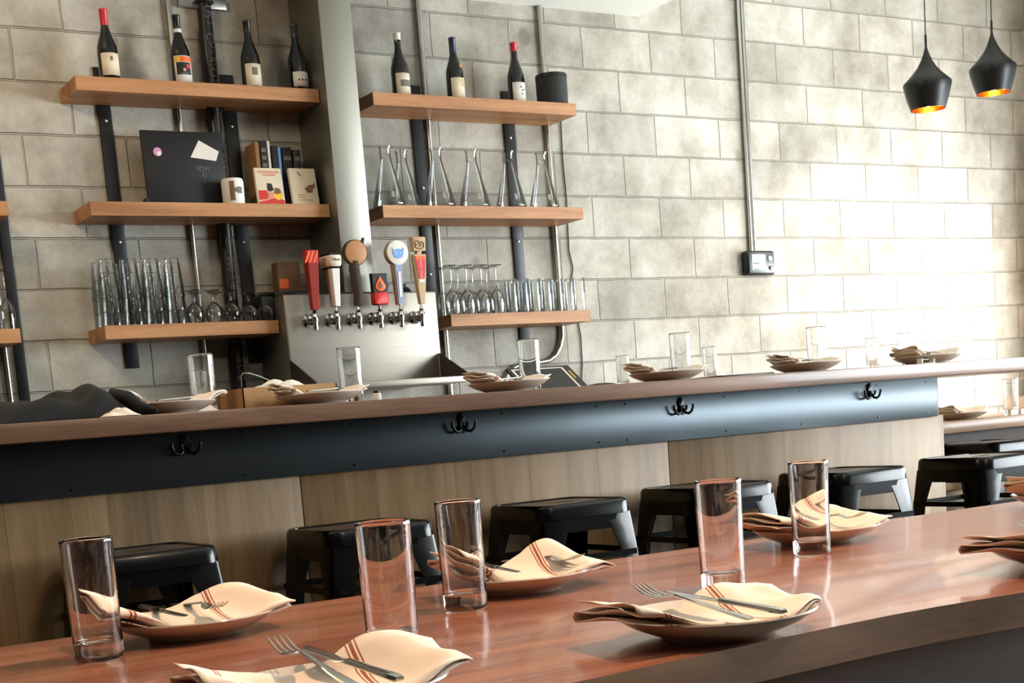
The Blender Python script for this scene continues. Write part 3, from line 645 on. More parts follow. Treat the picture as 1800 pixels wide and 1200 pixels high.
tulip = shell([(.027, 0), (.0335, .02), (.036, .042), (.030, .062), (.014, .078), (.006, .086), (.005, .112), (.012, .122), (.030, .128), (.031, .131), (0, .132)]).build('tulip_glass', M['glass'])
tp = [(2.015, 5.61), (2.095, 5.612), (2.172, 5.61), (2.05, 5.695), (2.135, 5.69)]
tl = ['leftmost short stemmed glass in front of the pipe, front row', 'middle short stemmed glass of the front row', 'right short stemmed glass of the front row, by the pipe', 'left short stemmed glass of the back row', 'right short stemmed glass of the back row']
for k, (p, lb) in enumerate(zip(tp, tl)):
    o = tulip if k == 0 else dup(tulip, None); o.location = (p[0], p[1], ZL+.0005); tag(o, 'upturned '+lb, 'glass', 'short stemmed glasses on the bottom left shelf')
tp = [(2.243, 5.60), (2.318, 5.612), (2.315, 5.70)]
tl = ['snifter standing just in front of the pipe lettering', 'snifter at the right end of the front row by the tower', 'snifter at the right end of the back row by the tower']
for k, (p, lb) in enumerate(zip(tp, tl)):
    o = dup(tulip, (p[0], p[1], ZL+.0005)); o.name = 'snifter_glass'; o.scale = (.98, .98, .88); tag(o, 'upturned '+lb, 'glass', 'snifters by the beer tower')
o = thing('balloon_glass', 'large round balloon wine glass rising behind the snifters', 'glass', (2.395, 5.56+.105, ZL)); bpy.data.objects.remove(o)
wine = shell([(.029, 0), (.034, .03), (.0355, .06), (.031, .085), (.016, .102), (.006, .112), (.0045, .125), (.0045, .198), (.010, .208), (.033, .2135), (.034, .2155), (0, .216)]).build('wine_glass', M['glass'])
k = 0
for ry, y, xs in ((0, 5.608, (3.205, 3.283, 3.361, 3.437)), (1, 5.692, (3.208, 3.286, 3.364, 3.438))):
    for c, x in enumerate(xs):
        lb = f'upturned wine glass, {["leftmost", "second from left", "third from left", "rightmost"][c]} in the {["front", "back"][ry]} row right of the tower'
        o = wine if k == 0 else dup(wine, None); k += 1
        o.location = (x, y, ZL+.0005); tag(o, lb, 'glass', 'upturned wine glasses right of the tower')
for x, y, lb in ((1.283, 5.60, 'upturned wine glass at the right end of the cut-off left shelf'), (1.213, 5.605, 'upturned wine glass half cut by the left edge of the photo'), (1.262, 5.685, 'upturned wine glass standing behind on the cut-off left shelf')):
    o = dup(wine, (x, y, ZL-.0005)); o.scale = (.8, .8, 1.02); tag(o, lb, 'glass', 'wine glasses on the far left shelf')
tum = shell([(0, 0), (.0255, 0), (.0275, .006), (.0295, .148), (.0290, .150)]).build('water_glass', M['glass'])
k = 0
for ry, y in ((0, 5.602), (1, 5.675)):
    for c in range(7):
        o = tum if k == 0 else dup(tum, None); k += 1
        o.location = (3.510+c*.0625, y, ZL+.0005)
        tag(o, f'straight tall glass, {ORD[c] if c < 6 else "rightmost"} in the {["front", "back"][ry]} row of the bottom right shelf', 'glass', 'straight glasses on the bottom right shelf')
fl = None
for k, (x, y, lb) in enumerate(((2.945, 5.632, 'conical flask partly hidden behind the steel column'), (3.062, 5.705, 'conical flask standing back, second from the column'), (3.200, 5.64, 'conical flask in front of the wide black upright and conduit'),
        (3.385, 5.65, 'conical flask in the middle of the shelf against bare blocks'), (3.575, 5.645, 'conical flask left of the last one, by the right upright'), (3.755, 5.645, 'rightmost conical flask, in front of the right conduit'))):
    if fl is None:
        fl = thing('flask', lb, 'flask', (x, y, ZM))
        shell([(0, 0), (.064, 0), (.070, .006), (.071, .014), (.062, .05), (.027, .19), (.0245, .205), (.0245, .245), (.029, .253), (.030, .256)], .0015, 32).build('flask_glass', M['flask'], fl)
        MB().rings([[((.0665-.26*(z-.03))*math.cos(a-PI/2), (.0665-.26*(z-.03))*math.sin(a-PI/2), z) for a in [-.25+j*.05 for j in range(5)]] for z in (.035, .060)], closed=False).build('white_patch', M['white'], fl)
        o = fl
    else: o = dup(fl, (x, y, ZM))
    tag(o, lb, 'flask', 'conical flasks on the middle right shelf')

# ------------------------------------------------------------------ pendants
def pendant(x, y, z, label):
    o = thing('pendant_lamp', label, 'lamp', (x, y, z), group='black drop shaped pendants')
    pr = [(.083, 0), (.099, .045), (.110, .085), (.1175, .118), (.1155, .128), (.095, .148), (.070, .172), (.047, .200), (.030, .228), (.017, .258), (.009, .282), (.0065, .292)]
    inn = [(max(r-.003, .002), zz-.001 if i else zz) for i, (r, zz) in enumerate(pr)]
    MB().lathe(pr, n=48).bm.free()
    n = 48
    def rings(p): return [[(r*math.cos(2*PI*i/n), r*math.sin(2*PI*i/n), zz) for i in range(n)] for r, zz in p]
    MB().rings(rings(pr), cap=False).build('shade', M['shade'], o, angle=60)
    MB().rings(rings(inn), cap=False).build('brass_lining', M['brass'], o, angle=60)
    MB().tube([(0, 0, .287), (0, 0, .355)], .006, 12).build('stem', M['black'], o)
    MB().tube([(0, 0, .353), (0, 0, CZ-z)], .0028, 8).build('cord', M['cord'], o)
    MB().lathe([(0, .012), (.014, .016), (.026, .034), (.030, .055), (.024, .078), (.014, .10), (.013, .13), (0, .13)], n=20).build('bulb', M['bulb'], o)
    l = light('pendant_light', 'SPOT', (x, y, z+.012), 26, (1.0, 0.66, 0.36), .03, aim=(x, y, 0), spot=2.75)
    l.data.spot_blend = 0.5
    return o
M['shade'] = plain('matt_black_shade', (24, 25, 27), 0.38, 0.3, var=0.1)
M['brass'] = plain('beaten_brass', (226, 160, 70), 0.3, 1.0, var=0.2, scale=60, bump=0.6)
pendant(5.712, 5.1, 2.398, 'black drop pendant lamp hanging lower, the left one of the pair')
pendant(6.197, 5.1, 2.50, 'black drop pendant lamp hanging higher, the right one of the pair')

# ------------------------------------------------------------------ the bar
BZ = 1.117
o = thing('bar_counter', 'long wood fronted bar with a walnut top and blackened steel band', 'bar', (0, 3.71, 0))
MB().box(-2.0, 7.28, -.26, .44, BZ-.046, BZ, .003).build('bar_top', M['bar'], o)
xs = [-2.0, -1.01, .287, 1.585, 2.882, 4.178]
for a, b_ in zip(xs[:-1], xs[1:]): MB().box(a+.0015, b_-.0015, 0, .02, 0.0, .932, .001).build('veneer_panel', M['panel'], o)
MB().box(4.158, 4.1765, .021, .42, 0, 1.07, .001).build('end_panel', M['panel'], o)
MB().box(-2.0, 4.15, .021, .40, 0, 1.069, 0).build('carcass', M['strip'], o)
ap = MB().box(-2.0, 4.137, -.012, -.002, .9285, 1.0705, .001).build('steel_band', M['apron'], o)
for x in (.2, .55, .95, 1.42, 1.75, 2.25, 2.60, 2.71, 3.12, 3.46, 3.83, 4.08):
    for z in (.945, 1.058): MB().lathe([(.004, 0), (.003, .0015)], x, -.0122, z, 8, 'y').build('screw', M['hook'], ap)
hk = None
for x, lb in ((1.259, 'black double coat hook above the leftmost stool gap'), (2.109, 'black double coat hook, second from left on the steel band'), (2.934, 'black double coat hook, third from left on the steel band'), (3.789, 'black double coat hook at the bright right end of the steel band')):
    if hk is None:
        hk = thing('coat_hook', lb, 'hook', (x, 3.6975, 1.04))
        MB().prism([(.011*math.cos(a)*(1 if math.sin(a) > 0 else .7), .022*math.sin(a)+.006) for a in [k*PI/10 for k in range(20)]], -.005, 0, .0015, 'xz').build('back_plate', M['hook'], hk)
        for s in (-1, 1):
            MB().tube([(s*.004, -.004, -.012), (s*.012, -.009, -.024), (s*.022, -.012, -.027), (s*.033, -.014, -.020), (s*.039, -.015, -.005), (s*.039, -.015, .003)], [.005, .0048, .0045, .0042, .004, .0045], 10).build('prong', M['hook'], hk)
            MB().tube([(s*.003, -.004, -.010), (s*.006, -.010, -.016), (s*.012, -.014, -.012), (s*.013, -.015, .000)], [.0045, .004, .0035, .004], 10).build('small_prong', M['hook'], hk)
        o = hk
    else: o = dup(hk, (x, 3.6975, 1.04))
    tag(o, lb, 'hook', 'coat hooks on the steel band')

# lower counter on the right, bench behind it
o = thing('low_counter', 'lower wooden counter beyond the right end of the bar front', 'counter', (5.75, 4.65, 0))
MB().box(-1.56, 1.53, -.30, .30, .83, .882, .003).build('counter_top', M['counter'], o); MB().box(-1.5, 1.5, -.22, .26, .74, .829, 0).build('support_rail', M['dark_wood'], o)
for x in (-1.45, 0, 1.45): MB().box(x-.03, x+.03, .1, .16, 0, .739, .002).build('leg', M['strip'], o)
o = thing('wood_bench', 'low pale wooden bench seen through the stool legs at right', 'bench', (6.3, 5.2, 0))
MB().box(-1.5, .9, -.25, .25, .52, .57, .003).build('bench_top', M['pale'], o); MB().box(-1.45, .88, -.2, .2, .25, .519, .002).build('bench_front', M['panel'], o)
for x in (-1.4, .8): MB().box(x-.04, x+.04, -.2, .2, 0, .249, .002).build('leg', M['pale'], o)

# ------------------------------------------------------------------ stools
def rrect(h, r, z, n=5, hy=None):
    hy = hy or h; p = []
    for cx, cy, a0 in ((h-r, hy-r, 0), (-h+r, hy-r, PI/2), (-h+r, -hy+r, PI), (h-r, -hy+r, 1.5*PI)):
        for k in range(n+1):
            a = a0+k*PI/2/n; p.append((cx+r*math.cos(a), cy+r*math.sin(a), z))
    return p
def make_stool(loc, label):
    o = thing('metal_stool', label, 'stool', loc)
    H = .79; hs = .158
    MB().rings([rrect(hs-.018, .03, H-.009), rrect(hs-.0165, .032, H-.002), rrect(hs-.010, .038, H), rrect(hs-.004, .042, H-.003), rrect(hs, .045, H-.010), rrect(hs+.002, .045, H-.042), rrect(hs-.001, .043, H-.043), rrect(hs-.004, .042, H-.014)], cap=False).build('seat_rim', M['stool'], o)
    # recessed pan with a slotted hand hole
    n = 24
    def slot(k, e, z):
        a = 2*PI*(k+.5)/n; c, s = math.cos(a), math.sin(a)
        return ((.045+e)*c, (.010+e)*s, z)
    ro = []
    for k in range(n):
        a = 2*PI*(k+.5)/n; c, s = math.cos(a), math.sin(a); t = (hs-.0175)/max(abs(c), abs(s)); t = min(t, (hs-.0175)*1.30)
        ro.append((t*c, t*s, H-.0045))
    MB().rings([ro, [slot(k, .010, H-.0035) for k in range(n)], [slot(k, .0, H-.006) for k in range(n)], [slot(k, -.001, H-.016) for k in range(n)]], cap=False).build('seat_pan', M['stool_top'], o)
    for sx, sy in ((-1, -1), (1, -1), (1, 1), (-1, 1)):
        # folded sheet leg: wide L at the top, narrowing and splaying to the foot
        rs = []
        for z, off, wd, t in ((H-.040, .0, .092, .004), (H-.09, .005, .076, .004), (H-.16, .012, .060, .004), (.3, .030, .044, .004), (.01, .040, .034, .004)):
            c = hs-.006+off; r = .012
            out = [(c-wd, c), (c-r, c), (c-r*.3, c-r*.3), (c, c-r), (c, c-wd)]
            inn = [(c-t, c-wd), (c-t, c-r), (c-r*.5-t, c-r*.5-t), (c-r, c-t), (c-wd, c-t)]
            rs.append([(sx*a, sy*b_, z) for a, b_ in out+inn])
        MB().rings(rs).build('leg', M['stool'], o)
        MB().box(sx*.180-.016, sx*.180+.016, sy*.180-.016, sy*.180+.016, 0, .014, .004).build('rubber_foot', M['black'], o)
    for k in range(4):   # skirts and cross rails on the four sides
        a = k*PI/2
        def R(p): c, s = math.cos(a), math.sin(a); return (p[0]*c-p[1]*s, p[0]*s+p[1]*c, p[2])
        y = -(hs-.004)
        prof = [(-.10, H-.043), (.10, H-.043), (.085, H-.075), (.072, H-.082), (-.072, H-.082), (-.085, H-.075)]
        MB().rings([[R((x, y, z)) for x, z in prof], [R((x, y+.003, z)) for x, z in prof]]).build('skirt', M['stool'], o)
        yb = -(hs+.012)
        MB().rings([[R((x, yy, z)) for yy, z in ((yb, H-.165), (yb+.004, H-.165), (yb+.004, H-.148), (yb, H-.148))] for x in (-.150, .150)]).build('cross_rail', M['stool'], o)
        yb = -(hs+.018)
        MB().rings([[R((x, yy, z)) for yy, z in ((yb, .28), (yb+.006, .28), (yb+.006, .31), (yb, .31))] for x in (-.165, .165)]).build('foot_rail', M['stool'], o)
    return o
SP = [(1.045, 3.50), (1.650, 3.50), (2.300, 3.50), (2.855, 3.50), (3.40, 3.46), (4.00, 3.40), (4.97, 4.17)]
SL = ['glossy black metal stool behind the leftmost tumbler', 'glossy black metal stool, second from left at the bar', 'glossy black metal stool, third from left, with open gaps between its legs', 'glossy black metal stool, fourth from left at the bar', 'glossy black metal stool seen through the rightmost tumbler', 'glossy black metal stool past the end of the bar front, nearer of the two', 'glossy black metal stool furthest right, tucked at the lower counter']
st = make_stool(SP[0]+(0,), SL[0]); st['group'] = 'black metal stools'
for p, lb in zip(SP[1:], SL[1:]): dup(st, p+(0,), label=lb)

# ------------------------------------------------------------------ foreground table
TZ = .755
o = thing('dining_table', 'long glossy reddish oak table in the foreground', 'table', (1.6, 1.73, 0))
fe = [(-1.5, 1.215), (.5, 1.217), (.70, 1.221), (.85, 1.230), (1.0, 1.242), (1.12, 1.250), (1.22, 1.256), (1.31, 1.259), (1.39, 1.257), (1.47, 1.250), (1.56, 1.242), (1.68, 1.236), (1.9, 1.232), (4.2, 1.23)]
g = MB(); out = fe+[(4.2, 2.225), (-1.5, 2.225)]
g.prism([(a-1.6, b_-1.73) for a, b_ in out], TZ-.046, TZ, .002); tt = g.build('tabletop', M['table'], o); tt.data.materials.append(M['edge'])
for p in tt.data.polygons:
    if abs(p.normal.z) < .5: p.material_index = 1
MB().box(-2.6, 2.4, -.44, -.415, TZ-.30, TZ-.0465, .001).build('front_apron', M['dark_wood'], o); MB().box(-2.6, 2.4, .40, .42, TZ-.14, TZ-.0465, .001).build('back_apron', M['bar'], o)
for x in (-2.5, 2.3):
    for y in (-.38, .34): MB().box(x-.04, x+.04, y-.04, y+.04, 0, TZ-.0465, .003).build('leg', M['bar'], o)

# tumblers
tb = MB().rings([[(max(r, 1e-4)*math.cos(2*PI*i/48), max(r, 1e-4)*math.sin(2*PI*i/48), z) for i in range(48)] for r, z in
    [(0, .001), (.027, .001), (.0305, 0), (.0325, .002), (.0330, .008), (.0352, .160), (.0350, .1645), (.0343, .1655), (.0336, .1645), (.0333, .160), (.0312, .030), (.0295, .0245), (.022, .0225), (0, .0225)]]).build('tumbler', M['tumbler'], angle=50)
TG = [(.507, 1.930, 'tall clear tumbler at far left of the table', 1), (.790, 1.605, 'tall clear tumbler behind the nearest napkin, its foot hidden', 1), (1.047, 1.868, 'tall clear tumbler before the third stool, left of a napkin', 1),
      (1.382, 1.665, 'tall clear tumbler behind the big front right plate', 1), (1.775, 1.888, 'tall clear tumbler, rightmost on the table', 1)]
for k, (x, y, lb, s) in enumerate(TG):
    o = tb if k == 0 else dup(tb, None)
    o.location = (x, y, TZ+.0003); tag(o, lb, 'glass', 'tumblers on the table')
BG = [(1.383, 'tumbler on the bar at the leftmost place setting', 1, 3.85), (1.836, 'tumbler on the bar right of the cardboard box, before the beer tower', 1, 3.85), (2.46, 'tumbler on the bar in front of the black tablet stand', 1, 3.85), (3.075, 'tumbler on the bar at the setting third from right, tall', 1, 3.86), (3.70, 'pale tumbler on the bar at the setting second from right', 1, 3.86),
      (2.912, 'small narrow glass on the bar behind a plate, left of the tall tumbler', .64, 3.97), (3.235, 'small narrow glass on the bar over the black menu', .70, 3.90), (3.98, 'blown out tumbler on the bright bar end, left', .7, 3.86), (4.15, 'blown out tumbler behind the last plate on the bar', .78, 3.86), (1.41, 'second tumbler close behind the leftmost one on the bar', .72, 3.96)]
for x, lb, s, y in BG:
    o = dup(tb, (x, y, BZ+.0003)); o.scale = (s, s, s); tag(o, lb, 'glass', 'tumblers on the bar')
for x, y, lb in ((5.475, 4.46, 'tumbler on the lower counter, left of the pair at the photo edge'), (5.555, 4.47, 'tumbler on the lower counter at the right edge of the photo')):
    o = dup(tb, (x, y, .8825)); tag(o, lb, 'glass', 'tumblers on the lower counter')

# plates
PL = [(.0, .004), (.060, .004), (.061, 0), (.068, 0), (.071, .005), (.085, .010), (.104, .018), (.118, .027), (.1205, .0295), (.1195, .0315), (.116, .030), (.100, .0215), (.080, .0125), (.062, .009), (0, .0085)]
plate0 = MB().rings([[(max(r, 1e-4)*math.cos(2*PI*i/64), max(r, 1e-4)*math.sin(2*PI*i/64), z) for i in range(64)] for r, z in PL]).build('dinner_plate', M['china'], angle=60)
def plate_h(r):
    P_ = [(0, .0085), (.062, .009), (.08, .0125), (.1, .0215), (.116, .030), (.121, .0315), (.14, .0315), (.2, .020)]
    for (a, za), (b_, zb) in zip(P_[:-1], P_[1:]):
        if r <= b_: return za+(zb-za)*(r-a)/(b_-a)
    return .05
def make_napkin(L=.33, W=.135, peak=.045, s0=.1, cx=0., lift_l=.0, lift_r=.0, flip=1, layers=3, seed=1, skew=.0):
    """folded strip of cloth lying across the plate; back edge (+y) stands up in a peak"""
    rnd = random.Random(seed); ph = rnd.random()*6
    bm = bmesh.new(); uvl = bm.loops.layers.uv.new('UVMap')
    NS = 44; path = []
    NT = 12
    for l in range(layers):
        ts = [(-1+2*k/NT) for k in range(NT+1)]
        if l % 2: ts = ts[::-1]
        for t in ts: path.append((t, l))
        if l < layers-1:
            e = ts[-1]; path += [(e*1.035, l+.25), (e*1.05, l+.5), (e*1.035, l+.75)]
    grid = []
    for i in range(NS+1):
        s = -1+2*i/NS; row = []
        for t, l in path:
            x = cx+s*L/2; 
            q0 = max(0, (s-.15)/.85); wd = W/2*(1-.36*q0*q0) if s > 0 else W/2*(1-.12*s*s)
            y = t*wd + skew*s + (.006*math.sin(3*s+ph) if abs(t) > .6 else 0)
            x += .003*t*math.sin(l*2+ph)
            r = math.hypot(x, y)
            z = plate_h(r)+.0018
            q = max(0, (t+.25)/1.25)
            g_ = math.exp(-((s-s0)/(.42 if s < s0 else .5))**2)
            pk = peak*g_*q**1.6
            y -= .35*pk*0
            flare = .0034*l*(1+(1.9*s*s if s < 0 else .4*s))
            z += pk + flare + .004*math.sin(2.2*s*PI+ph+t)*(abs(s))+lift_l*max(0, -s-.55)+lift_r*max(0, s-.55)
            z += .0022*math.sin(9*s+4*t+l*1.7+ph)
            row.append(bm.verts.new((x, y, z)))
        grid.append(row)
    for i in range(NS):
        for j in range(len(path)-1):
            f = bm.faces.new((grid[i][j], grid[i+1][j], grid[i+1][j+1], grid[i][j+1]))
            for lp, (a, b_) in zip(f.loops, ((i, j), (i+1, j), (i+1, j+1), (i, j+1))): lp[uvl].uv = (a/NS, b_/len(path))
            f.smooth = True
    me = bpy.data.meshes.new('napkin'); bm.to_mesh(me); bm.free(); me.materials.append(M['napkin'])
    return me
def add_napkin(me, loc, rz, label, group):
    o = bpy.data.objects.new('napkin', me); COL.objects.link(o); o.location = loc; o.rotation_euler = (0, 0, rz)
    m = o.modifiers.new('thickness', 'SOLIDIFY'); m.thickness = .0016; m.offset = 0
    return tag(o, label, 'napkin', group)

def strap(g, secs):
    """secs: (x, z, halfwidth, halfthick, ycentre) lofted with rounded rectangles, long axis x"""
    rs = []
    for x, z, hw, ht, yc in secs:
        rs.append([(x, yc-hw, z), (x, yc-hw*.7, z+ht), (x, yc, z+ht*1.25), (x, yc+hw*.7, z+ht), (x, yc+hw, z), (x, yc+hw*.7, z-ht*.6), (x, yc, z-ht*.5), (x, yc-hw*.7, z-ht*.6)])
    g.rings(rs); return g
def make_fork():
    o = thing('fork', '', 'fork'); g = MB()
    strap(g, [(.0, .004, .0055, .0012, 0), (.004, .004, .0085, .0016, 0), (.05, .006, .0062, .0016, 0), (.10, .010, .0034, .0019, 0), (.125, .0115, .0028, .002, 0)]); g.build('handle', M['cutlery'], o)
    g = MB(); strap(g, [(.124, .0114, .003, .0019, 0), (.133, .0095, .009, .0011, 0), (.142, .0068, .0118, .001, 0), (.155, .0055, .0122, .001, 0)])
    for k in range(4):
        y = -.0102+k*.0068
        strap(g, [(.152, .0056, .0023, .001, y), (.165, .0065, .0017, .001, y), (.18, .0105, .0014, .0009, y), (.192, .0155, .0008, .0006, y)])
    g.build('tines', M['cutlery'], o); return o
def make_knife():
    o = thing('knife', '', 'knife'); g = MB()
    strap(g, [(.0, .003, .005, .0024, 0), (.003, .003, .0072, .0034, 0), (.02, .003, .0078, .0036, 0), (.06, .0032, .0062, .0032, 0), (.098, .0034, .0052, .0034, 0), (.104, .0034, .0058, .0036, 0), (.108, .0034, .0048, .003, 0)]); g.build('handle', M['cutlery'], o)
    g = MB(); strap(g, [(.107, .0034, .0045, .0022, 0), (.116, .0034, .0075, .0011, .001), (.15, .0034, .0088, .0010, .001), (.19, .0036, .0085, .0009, .0005), (.205, .0038, .006, .0008, -.001), (.214, .004, .0015, .0005, -.004)]); g.build('blade', M['cutlery'], o)
    return o
fork0 = make_fork(); knife0 = make_knife()
nm = {}
nm['back'] = make_napkin(.285, .165, .030, .45, -.008, .035, -.01, 1, 3, 3)
nm['back2'] = make_napkin(.275, .16, .036, .42, .012, .045, -.02, 1, 3, 9)
nm['front'] = make_napkin(.275, .155, .026, .42, -.016, .02, -.01, 1, 3, 5)
nm['front2'] = make_napkin(.275, .16, .030, .5, -.006, .02, .0, 1, 3, 12)
nm['bar'] = make_napkin(.26, .12, .006, .4, .0, .02, .0, 1, 3, 21)
nm['bar2'] = make_napkin(.27, .13, .012, .3, .01, .02, .03, 1, 3, 33)
used = {'p': 0}
def setting(x, y, z, rz, kind, where, group, fork=None, knife=None, nz=0.0):
    o = plate0 if used['p'] == 0 else dup(plate0, None)
    used['p'] += 1
    o.location = (x, y, z+.0003); tag(o, f'stone coloured round plate {where}', 'plate', 'dinner plates '+group)
    add_napkin(nm[kind], (x, y, z), rz, f'striped cloth napkin on the plate {where}', 'napkins '+group)
    for src, spec, nmn, gr in ((fork0, fork, 'fork', 'forks '), (knife0, knife, 'knife', 'knives ')):
        if spec is None: continue
        dx, dy, dz, a, ty, tx = spec
        if used.get(nmn) is None: c = src; used[nmn] = 1
        else: c = dup(src, None)
        c.location = (x+dx, y+dy, z+dz); c.rotation_euler = (tx, ty, a)
        tag(c, f'steel {nmn} on the plate {where}', nmn, gr+group)
G = 'on the table'
R_ = math.radians
# (dx, dy, dz, heading, pitch, roll) : origin is the handle end
def C(sx, sy, px, py, dz, a, pitch): return (px-sx, py-sy, dz, R_(a), R_(pitch), 0)
def setting2(x, y, rz, kind, where, fork, knife):
    setting(x, y, TZ, R_(rz), kind, where, G, C(x, y, *fork) if fork else None, C(x, y, *knife) if knife else None)
setting2(.677, 2.029, -3, 'back', 'by the leftmost tumbler', (.692, 2.165, .031, -87, -1), (.648, 2.185, .033, -90, 0))
setting2(1.211, 1.978, -6, 'back2', 'just right of the middle tumbler', (1.270, 2.120, .033, -79, -1), (1.222, 2.13, .034, -101, 0))
setting2(1.921, 2.029, -4, 'back', 'behind the rightmost tumbler', (1.981, 2.156, .031, -88, -2), (1.930, 2.17, .032, -105, 0))
setting2(2.643, 2.006, 3, 'back2', 'cut off by the right edge, farther one', (2.70, 2.13, .032, -88, -2), None)
setting2(.574, 1.316, -6, 'front2', 'cut off by the bottom photo edge', (.566, 1.245, .031, 89.5, -6), (.606, 1.224, .034, 92.5, -3.5))
setting2(1.091, 1.330, -4, 'front', 'nearest the table edge, fully in view', (1.052, 1.223, .030, 95, -6.4), (1.089, 1.208, .035, 92, -3.2))
setting2(1.803, 1.364, -2, 'front', 'cut off by the right edge, nearer one', (1.775, 1.245, .033, 93, -6), None)
G = 'on the bar'
for x, kd, wh in ((1.210, 'bar2', 'at the leftmost bar setting'), (1.632, 'bar', 'right of the cardboard box on the bar'), (2.243, 'bar', 'before the black tablet stand on the bar'), (2.836, 'bar', 'left of the black menu on the bar'), (3.430, 'bar', 'right of the black menu on the bar'), (4.018, 'bar2', 'at the bright right end of the bar')):
    setting(x, 3.635, BZ, R_(random.uniform(-8, 8)), kd, wh, G, (.03, -.03, .034, R_(165), R_(-6), 0) if x > 3 else None, (-.02, .03, .036, R_(15), R_(-2), 0))
setting(5.16, 4.48, .882, R_(5), 'bar2', 'on the lower counter, nearer', 'on the counter', None, None)
setting(5.37, 4.72, .882, R_(-5), 'back', 'on the lower counter, farther', 'on the counter', None, None)

# ------------------------------------------------------------------ things on the bar
o = thing('cardboard_box', 'open low cardboard box full of napkins on the bar', 'box', (1.60, 3.85, BZ+.0005))
W2, D2, Hh = .142, .10, .062
for a, b_, c, d in ((-W2, W2, -D2, -D2+.003), (-W2, W2, D2-.003, D2), (-W2, -W2+.003, -D2, D2), (W2-.003, W2, -D2, D2)):
    MB().box(a, b_, c, d, 0, Hh).build('box_side', M['card'] if d-c < .01 else M['card_side'], o)  # end faces take a darker card tone, shade painted in as colour
MB().box(-W2, W2, -D2, D2, 0, .003).build('box_bottom', M['card'], o)
def crumple(w_, d_, h_, seed, n=14, m=None, name='cloth'):
    rnd = random.Random(seed); g = MB(); V = []
    ph = [rnd.random()*6 for _ in range(6)]
    for i in range(n+1):
        r = []
        for j in range(n+1):
            u_, v_ = i/n*2-1, j/n*2-1
            z = h_*(1-abs(u_)**3)*(1-abs(v_)**3)*(.62+.22*math.sin(5*u_+ph[0]+2*v_)+.16*math.sin(9*v_+ph[1]-3*u_))+.002
            r.append(g.bm.verts.new((u_*w_*(1+.06*math.sin(4*v_+ph[2])), v_*d_*(1+.06*math.sin(4*u_+ph[3])), z)))
        V.append(r)
    for i in range(n):
        for j in range(n): g.bm.faces.new((V[i][j], V[i+1][j], V[i+1][j+1], V[i][j+1]))
    g.bm.faces.new([V[i][0] for i in range(n+1)][::-1]+[V[0][j] for j in range(1, n+1)]+[V[i][n] for i in range(1, n+1)]+[V[n][j] for j in range(n-1, 0, -1)])
    return g
o = crumple(.12, .08, .05, 4).build('napkin_pile', M['white'], None, (1.60, 3.85, BZ+.036)); tag(o, 'heap of white napkins filling the cardboard box', 'napkins')
o = MB().tube([(1.50, 3.86, BZ+.07), (1.50, 3.86, BZ+.098), (1.507, 3.86, BZ+.108), (1.525, 3.86, BZ+.108), (1.56, 3.87, BZ+.098), (1.60, 3.87, BZ+.08)], .0016, 6).build('wire_loop', M['conduit']); tag(o, 'thin grey wire looping up out of the cardboard box', 'wire')

g = MB(); n = 60; V = []
for i in range(n+1):
    r = []
    for j in range(17):
        u_ = i/n; v_ = j/16*2-1
        x = -.72+u_*.835
        env = (1-abs(v_)**4)*(min(1, (1-u_)*9)**.5)
        h = (.052+.007*math.sin(9*u_)+.005*math.sin(23*u_+3*v_)+.007*math.sin(5*v_+8*u_)+.005*math.sin(31*u_-9*v_+2*math.sin(7*u_)))*env+.003
        h += .020*env*math.exp(-((u_-.91)/.07)**2) + .004*env*math.sin(40*u_+6*v_)
        r.append(g.bm.verts.new((x, v_*(.135-.05*u_), h)))
    V.append(r)
for i in range(n):
    for j in range(16): g.bm.faces.new((V[i][j], V[i+1][j], V[i+1][j+1], V[i][j+1]))
lo = [[g.bm.verts.new((v.co.x, v.co.y, .0005)) for v in (r[0], r[-1])] for r in V]
o = g.build('jacket', M['cloth'], None, (.985, 3.62, BZ)); tag(o, 'rumpled black jacket heaped on the left end of the bar', 'jacket')
s_ = MB().tube([(1.05, 3.60, BZ+.058), (1.085, 3.57, BZ+.045), (1.105, 3.54, BZ+.02), (1.14, 3.52, BZ+.010)], [.018, .02, .016, .006], 10).build('sleeve', M['cloth']); s_.parent = o; s_.matrix_parent_inverse = Matrix.Translation(-Vector((.985, 3.62, BZ)))
o = crumple(.045, .03, .022, 8).build('used_napkin', M['napkin'], None, (1.035, 3.485, BZ)); tag(o, 'small crumpled pale napkin peeking out beside the jacket', 'napkin')
o = crumple(.09, .045, .042, 15).build('cloth_bundle', M['white'], None, (1.31, 3.80, BZ)); tag(o, 'folded white cloth bundle behind the leftmost bar plate', 'cloth')

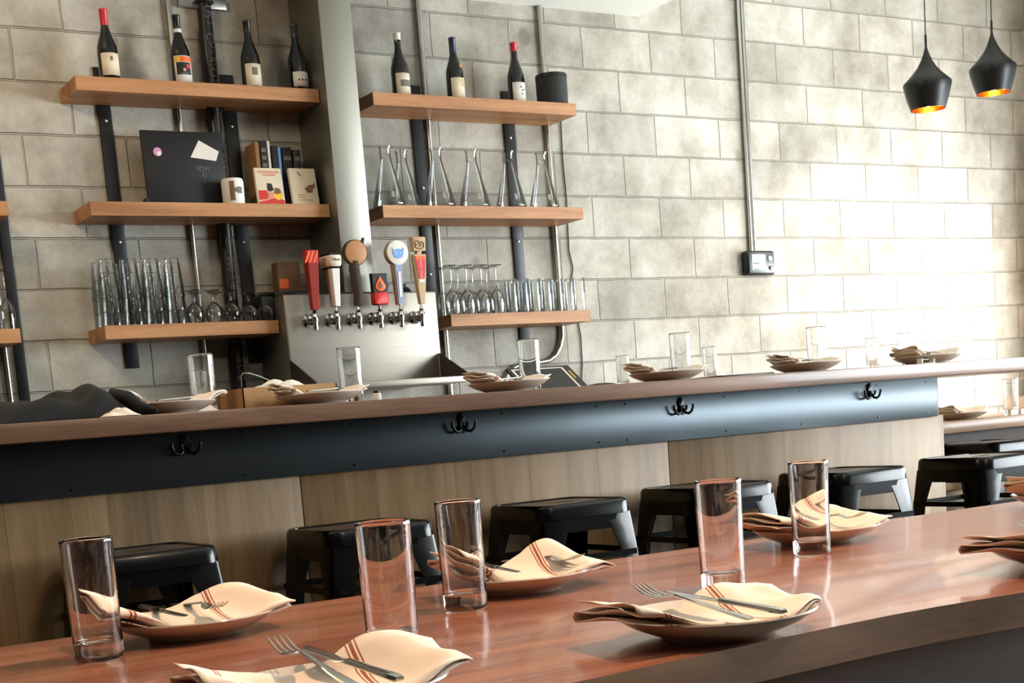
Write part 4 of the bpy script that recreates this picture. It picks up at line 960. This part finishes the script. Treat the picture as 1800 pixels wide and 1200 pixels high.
# slanted black tablet stand with a white inner border
o = thing('tablet_stand', 'slanted black tablet stand with a white border on the bar', 'stand', (2.66, 4.0, BZ+.0005)); 
A = math.atan2(.082, .12)
pp = bpy.data.objects.new('slanted_panel', None)
def slab(x0, x1, v0, v1, t0, t1, m_, nme):
    g = MB(); ca, sa = math.cos(A), math.sin(A); rs = []
    for x in (x0, x1): rs.append([(x, v*ca-t*sa*1, v*sa+t*ca+.002) for v, t in ((v0, t0), (v1, t0), (v1, t1), (v0, t1))])
    return g.rings(rs).build(nme, m_, o)
slab(-.125, .125, 0, .145, 0, .008, M['black'], 'panel')
for a in ((-.108, .092, .128, .134), (.086, .094, .0, .134), (-.112, -.104, .0, .134)): slab(a[0], a[1], a[2], a[3], .0082, .0095, M['white'], 'white_border')
slab(.105, .110, .06, .11, .0082, .009, M['yellow'], 'gold_script')
MB().box(-.09, .09, .09, .112, 0, .066, .002).build('prop', M['black'], o)
o = thing('card_machine', 'low black rounded device beside the tablet stand', 'device', (2.862, 4.03, BZ+.0005)); MB().rings([rrect(.055, .02, 0, hy=.035), rrect(.055, .02, .006, hy=.035), rrect(.045, .018, .016, hy=.028), rrect(.02, .008, .02, hy=.014)]).build('shell', M['black'], o)
o = thing('menu', 'flat black menu folder lying on the bar between two plates', 'menu', (3.16, 3.70, BZ+.0005)); MB().box(-.115, .115, -.08, .08, 0, .008, .001).build('cover', M['black'], o); MB().box(-.11, .11, -.077, .077, .0082, .0095).build('insert', M['white'], o)
o = thing('salt_shaker', 'white capped jar on the far side of the bar under the drip tray', 'jar', (2.035, 4.09, BZ+.0003)); MB().lathe([(0, 0), (.013, 0), (.014, .03), (.012, .036), (0, .036)], n=20).build('jar_body', M['white'], o); MB().lathe([(0, .0365), (.011, .0365), (.011, .043), (0, .044)], n=20).build('cap', M['black'], o)
o = thing('caddy', 'small white caddy on the bright right end of the bar', 'caddy', (3.93, 3.56, BZ+.0003)); MB().box(-.035, .035, -.015, .015, 0, .004, .001).build('base', M['white'], o)
for s in (-1, 1): MB().box(s*.03-.003, s*.03+.003, -.012, .012, .0042, .02, .001).build('upright', M['white'], o)
MB().tube([(-.028, 0, .017), (.028, 0, .017)], .0025, 8).build('rail', M['chrome'], o)
